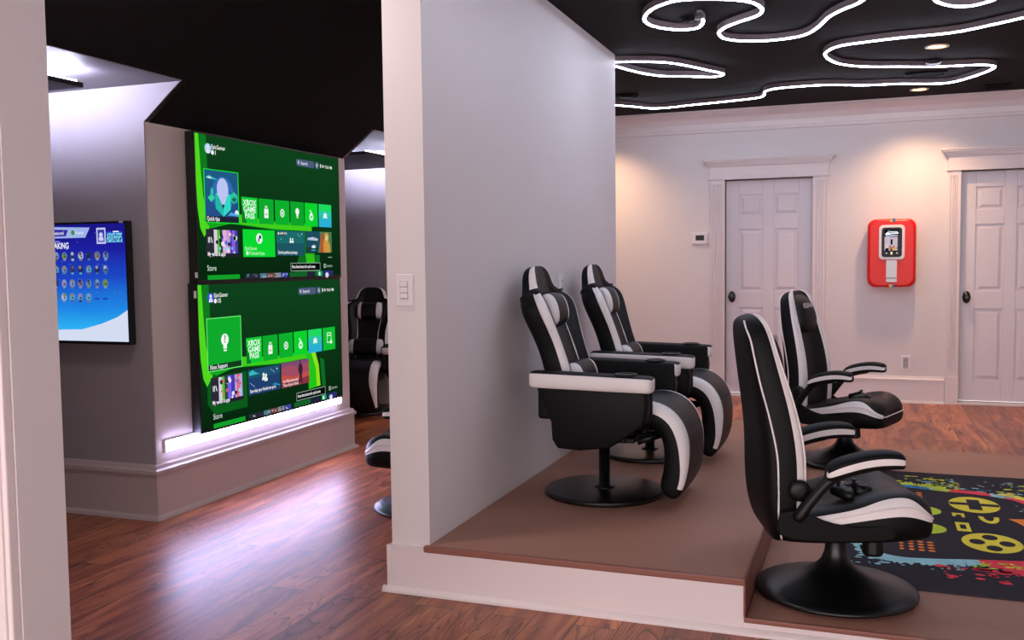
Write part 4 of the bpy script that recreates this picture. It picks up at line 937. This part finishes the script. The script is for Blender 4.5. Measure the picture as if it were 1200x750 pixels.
m = MB(); m.prism(rrect(.085, .232, .013, .013, .0129), 'y', -.13, -.118, pbr('dark_red', '#c01a1a', .3)); m.build('button', bt)
for nm, z in (('upper_stripe', .598), ('lower_stripe', .0)):
    m = MB()
    for k, c in enumerate(('#e07a28', '#e8c02c', '#3aa048', '#2878c8', '#3a3a8c')):
        m.box(-.02+.0095*k, -.02+.0095*(k+1), -.1235 if z > .1 else -.1235, -.04, (.588 if z > .1 else -.001), (.6175 if z > .1 else .026), pbr('stripe_'+c[1:], c, .35))
    o = m.build(nm, bt); o['label'] = 'rainbow stripe'
# thermostat
th = thing('thermostat', 'small white wall thermostat left of the left-hand white door', 'thermostat', (-1.505, FY, 1.535))
m = MB(); m.box(-.078, .078, -.022, 0, -.055, .055, PLATE); m.build('body', th, bevel=.004)
m = MB(); m.box(-.04, .042, -.0235, -.021, -.02, .03, pbr('lcd_glass', '#2c3834', .2)); m.build('display', th)
m = MB(); m.box(.052, .068, -.0245, -.021, -.03, .03, PLATE); m.build('button', th, bevel=.002)
# outlets
def outlet(loc, rz, label, hw=.043, hh=.068):
    t = thing('wall_outlet', label, 'outlet', loc, rz, 'white wall outlets')
    m = MB(); m.box(-hw, hw, -.006, 0, -hh, hh, PLATE); m.build('cover_plate', t, bevel=.003)
    m = MB(); m.box(-.022, .022, -.009, -.005, -.05, .05, PLATED if rz == 0 else PLATE); m.build('receptacle', t, bevel=.002)
    for z in (.022, -.022):
        m = MB(); m.box(-.008, -.005, -.0095, -.0085, z-.007, z+.007, BLACKM); m.box(.005, .008, -.0095, -.0085, z-.006, z+.006, BLACKM); m.lathe([(.003, 0), (.0001, .001)], BLACKM, 8, (0, -.009, z-.013)); m.build('socket_slot', t)
outlet((.362, FY, .365), 0, 'white wall outlet on the back wall between the doors, near the baseboard')
outlet((PX, 5.20, 1.20), PI/2, 'white wall outlet on the partition, between the two recliner backs')
# switch plate on the end of the partition
sw = thing('light_switch', 'white three-button light switch on the narrow end of the partition', 'light switch', (-1.72, 3.41, 1.23))
m = MB(); m.box(-.038, .038, -.008, 0, -.064, .064, PLATE); m.build('cover_plate', sw, bevel=.004, seg=3)
m = MB(); m.box(-.019, .017, -.0085, -.0075, -.036, .036, PLATED); m.build('recess', sw)
for k in range(3):
    m = MB(); z = .025-.0235*k; m.box(-.0165, .0145, -.0125, -.008, z-.0105, z+.0095, PLATE); m.build('switch_button', sw, bevel=.0015)
m = MB(); m.box(-.003, .001, -.0095, -.008, -.0345, -.0315, BLACKM); m.build('indicator', sw)

# ---------------------------------------------------------------- light
w = bpy.data.worlds.new('world'); SC.world = w; w.use_nodes = True
bgn = w.node_tree.nodes['Background']; bgn.inputs[0].default_value = (1, .885, .88, 1); bgn.inputs[1].default_value = 4.6
SC.cycles.use_denoising = True
SC.cycles.max_bounces = 8; SC.cycles.diffuse_bounces = 5
SC.cycles.sample_clamp_indirect = 6
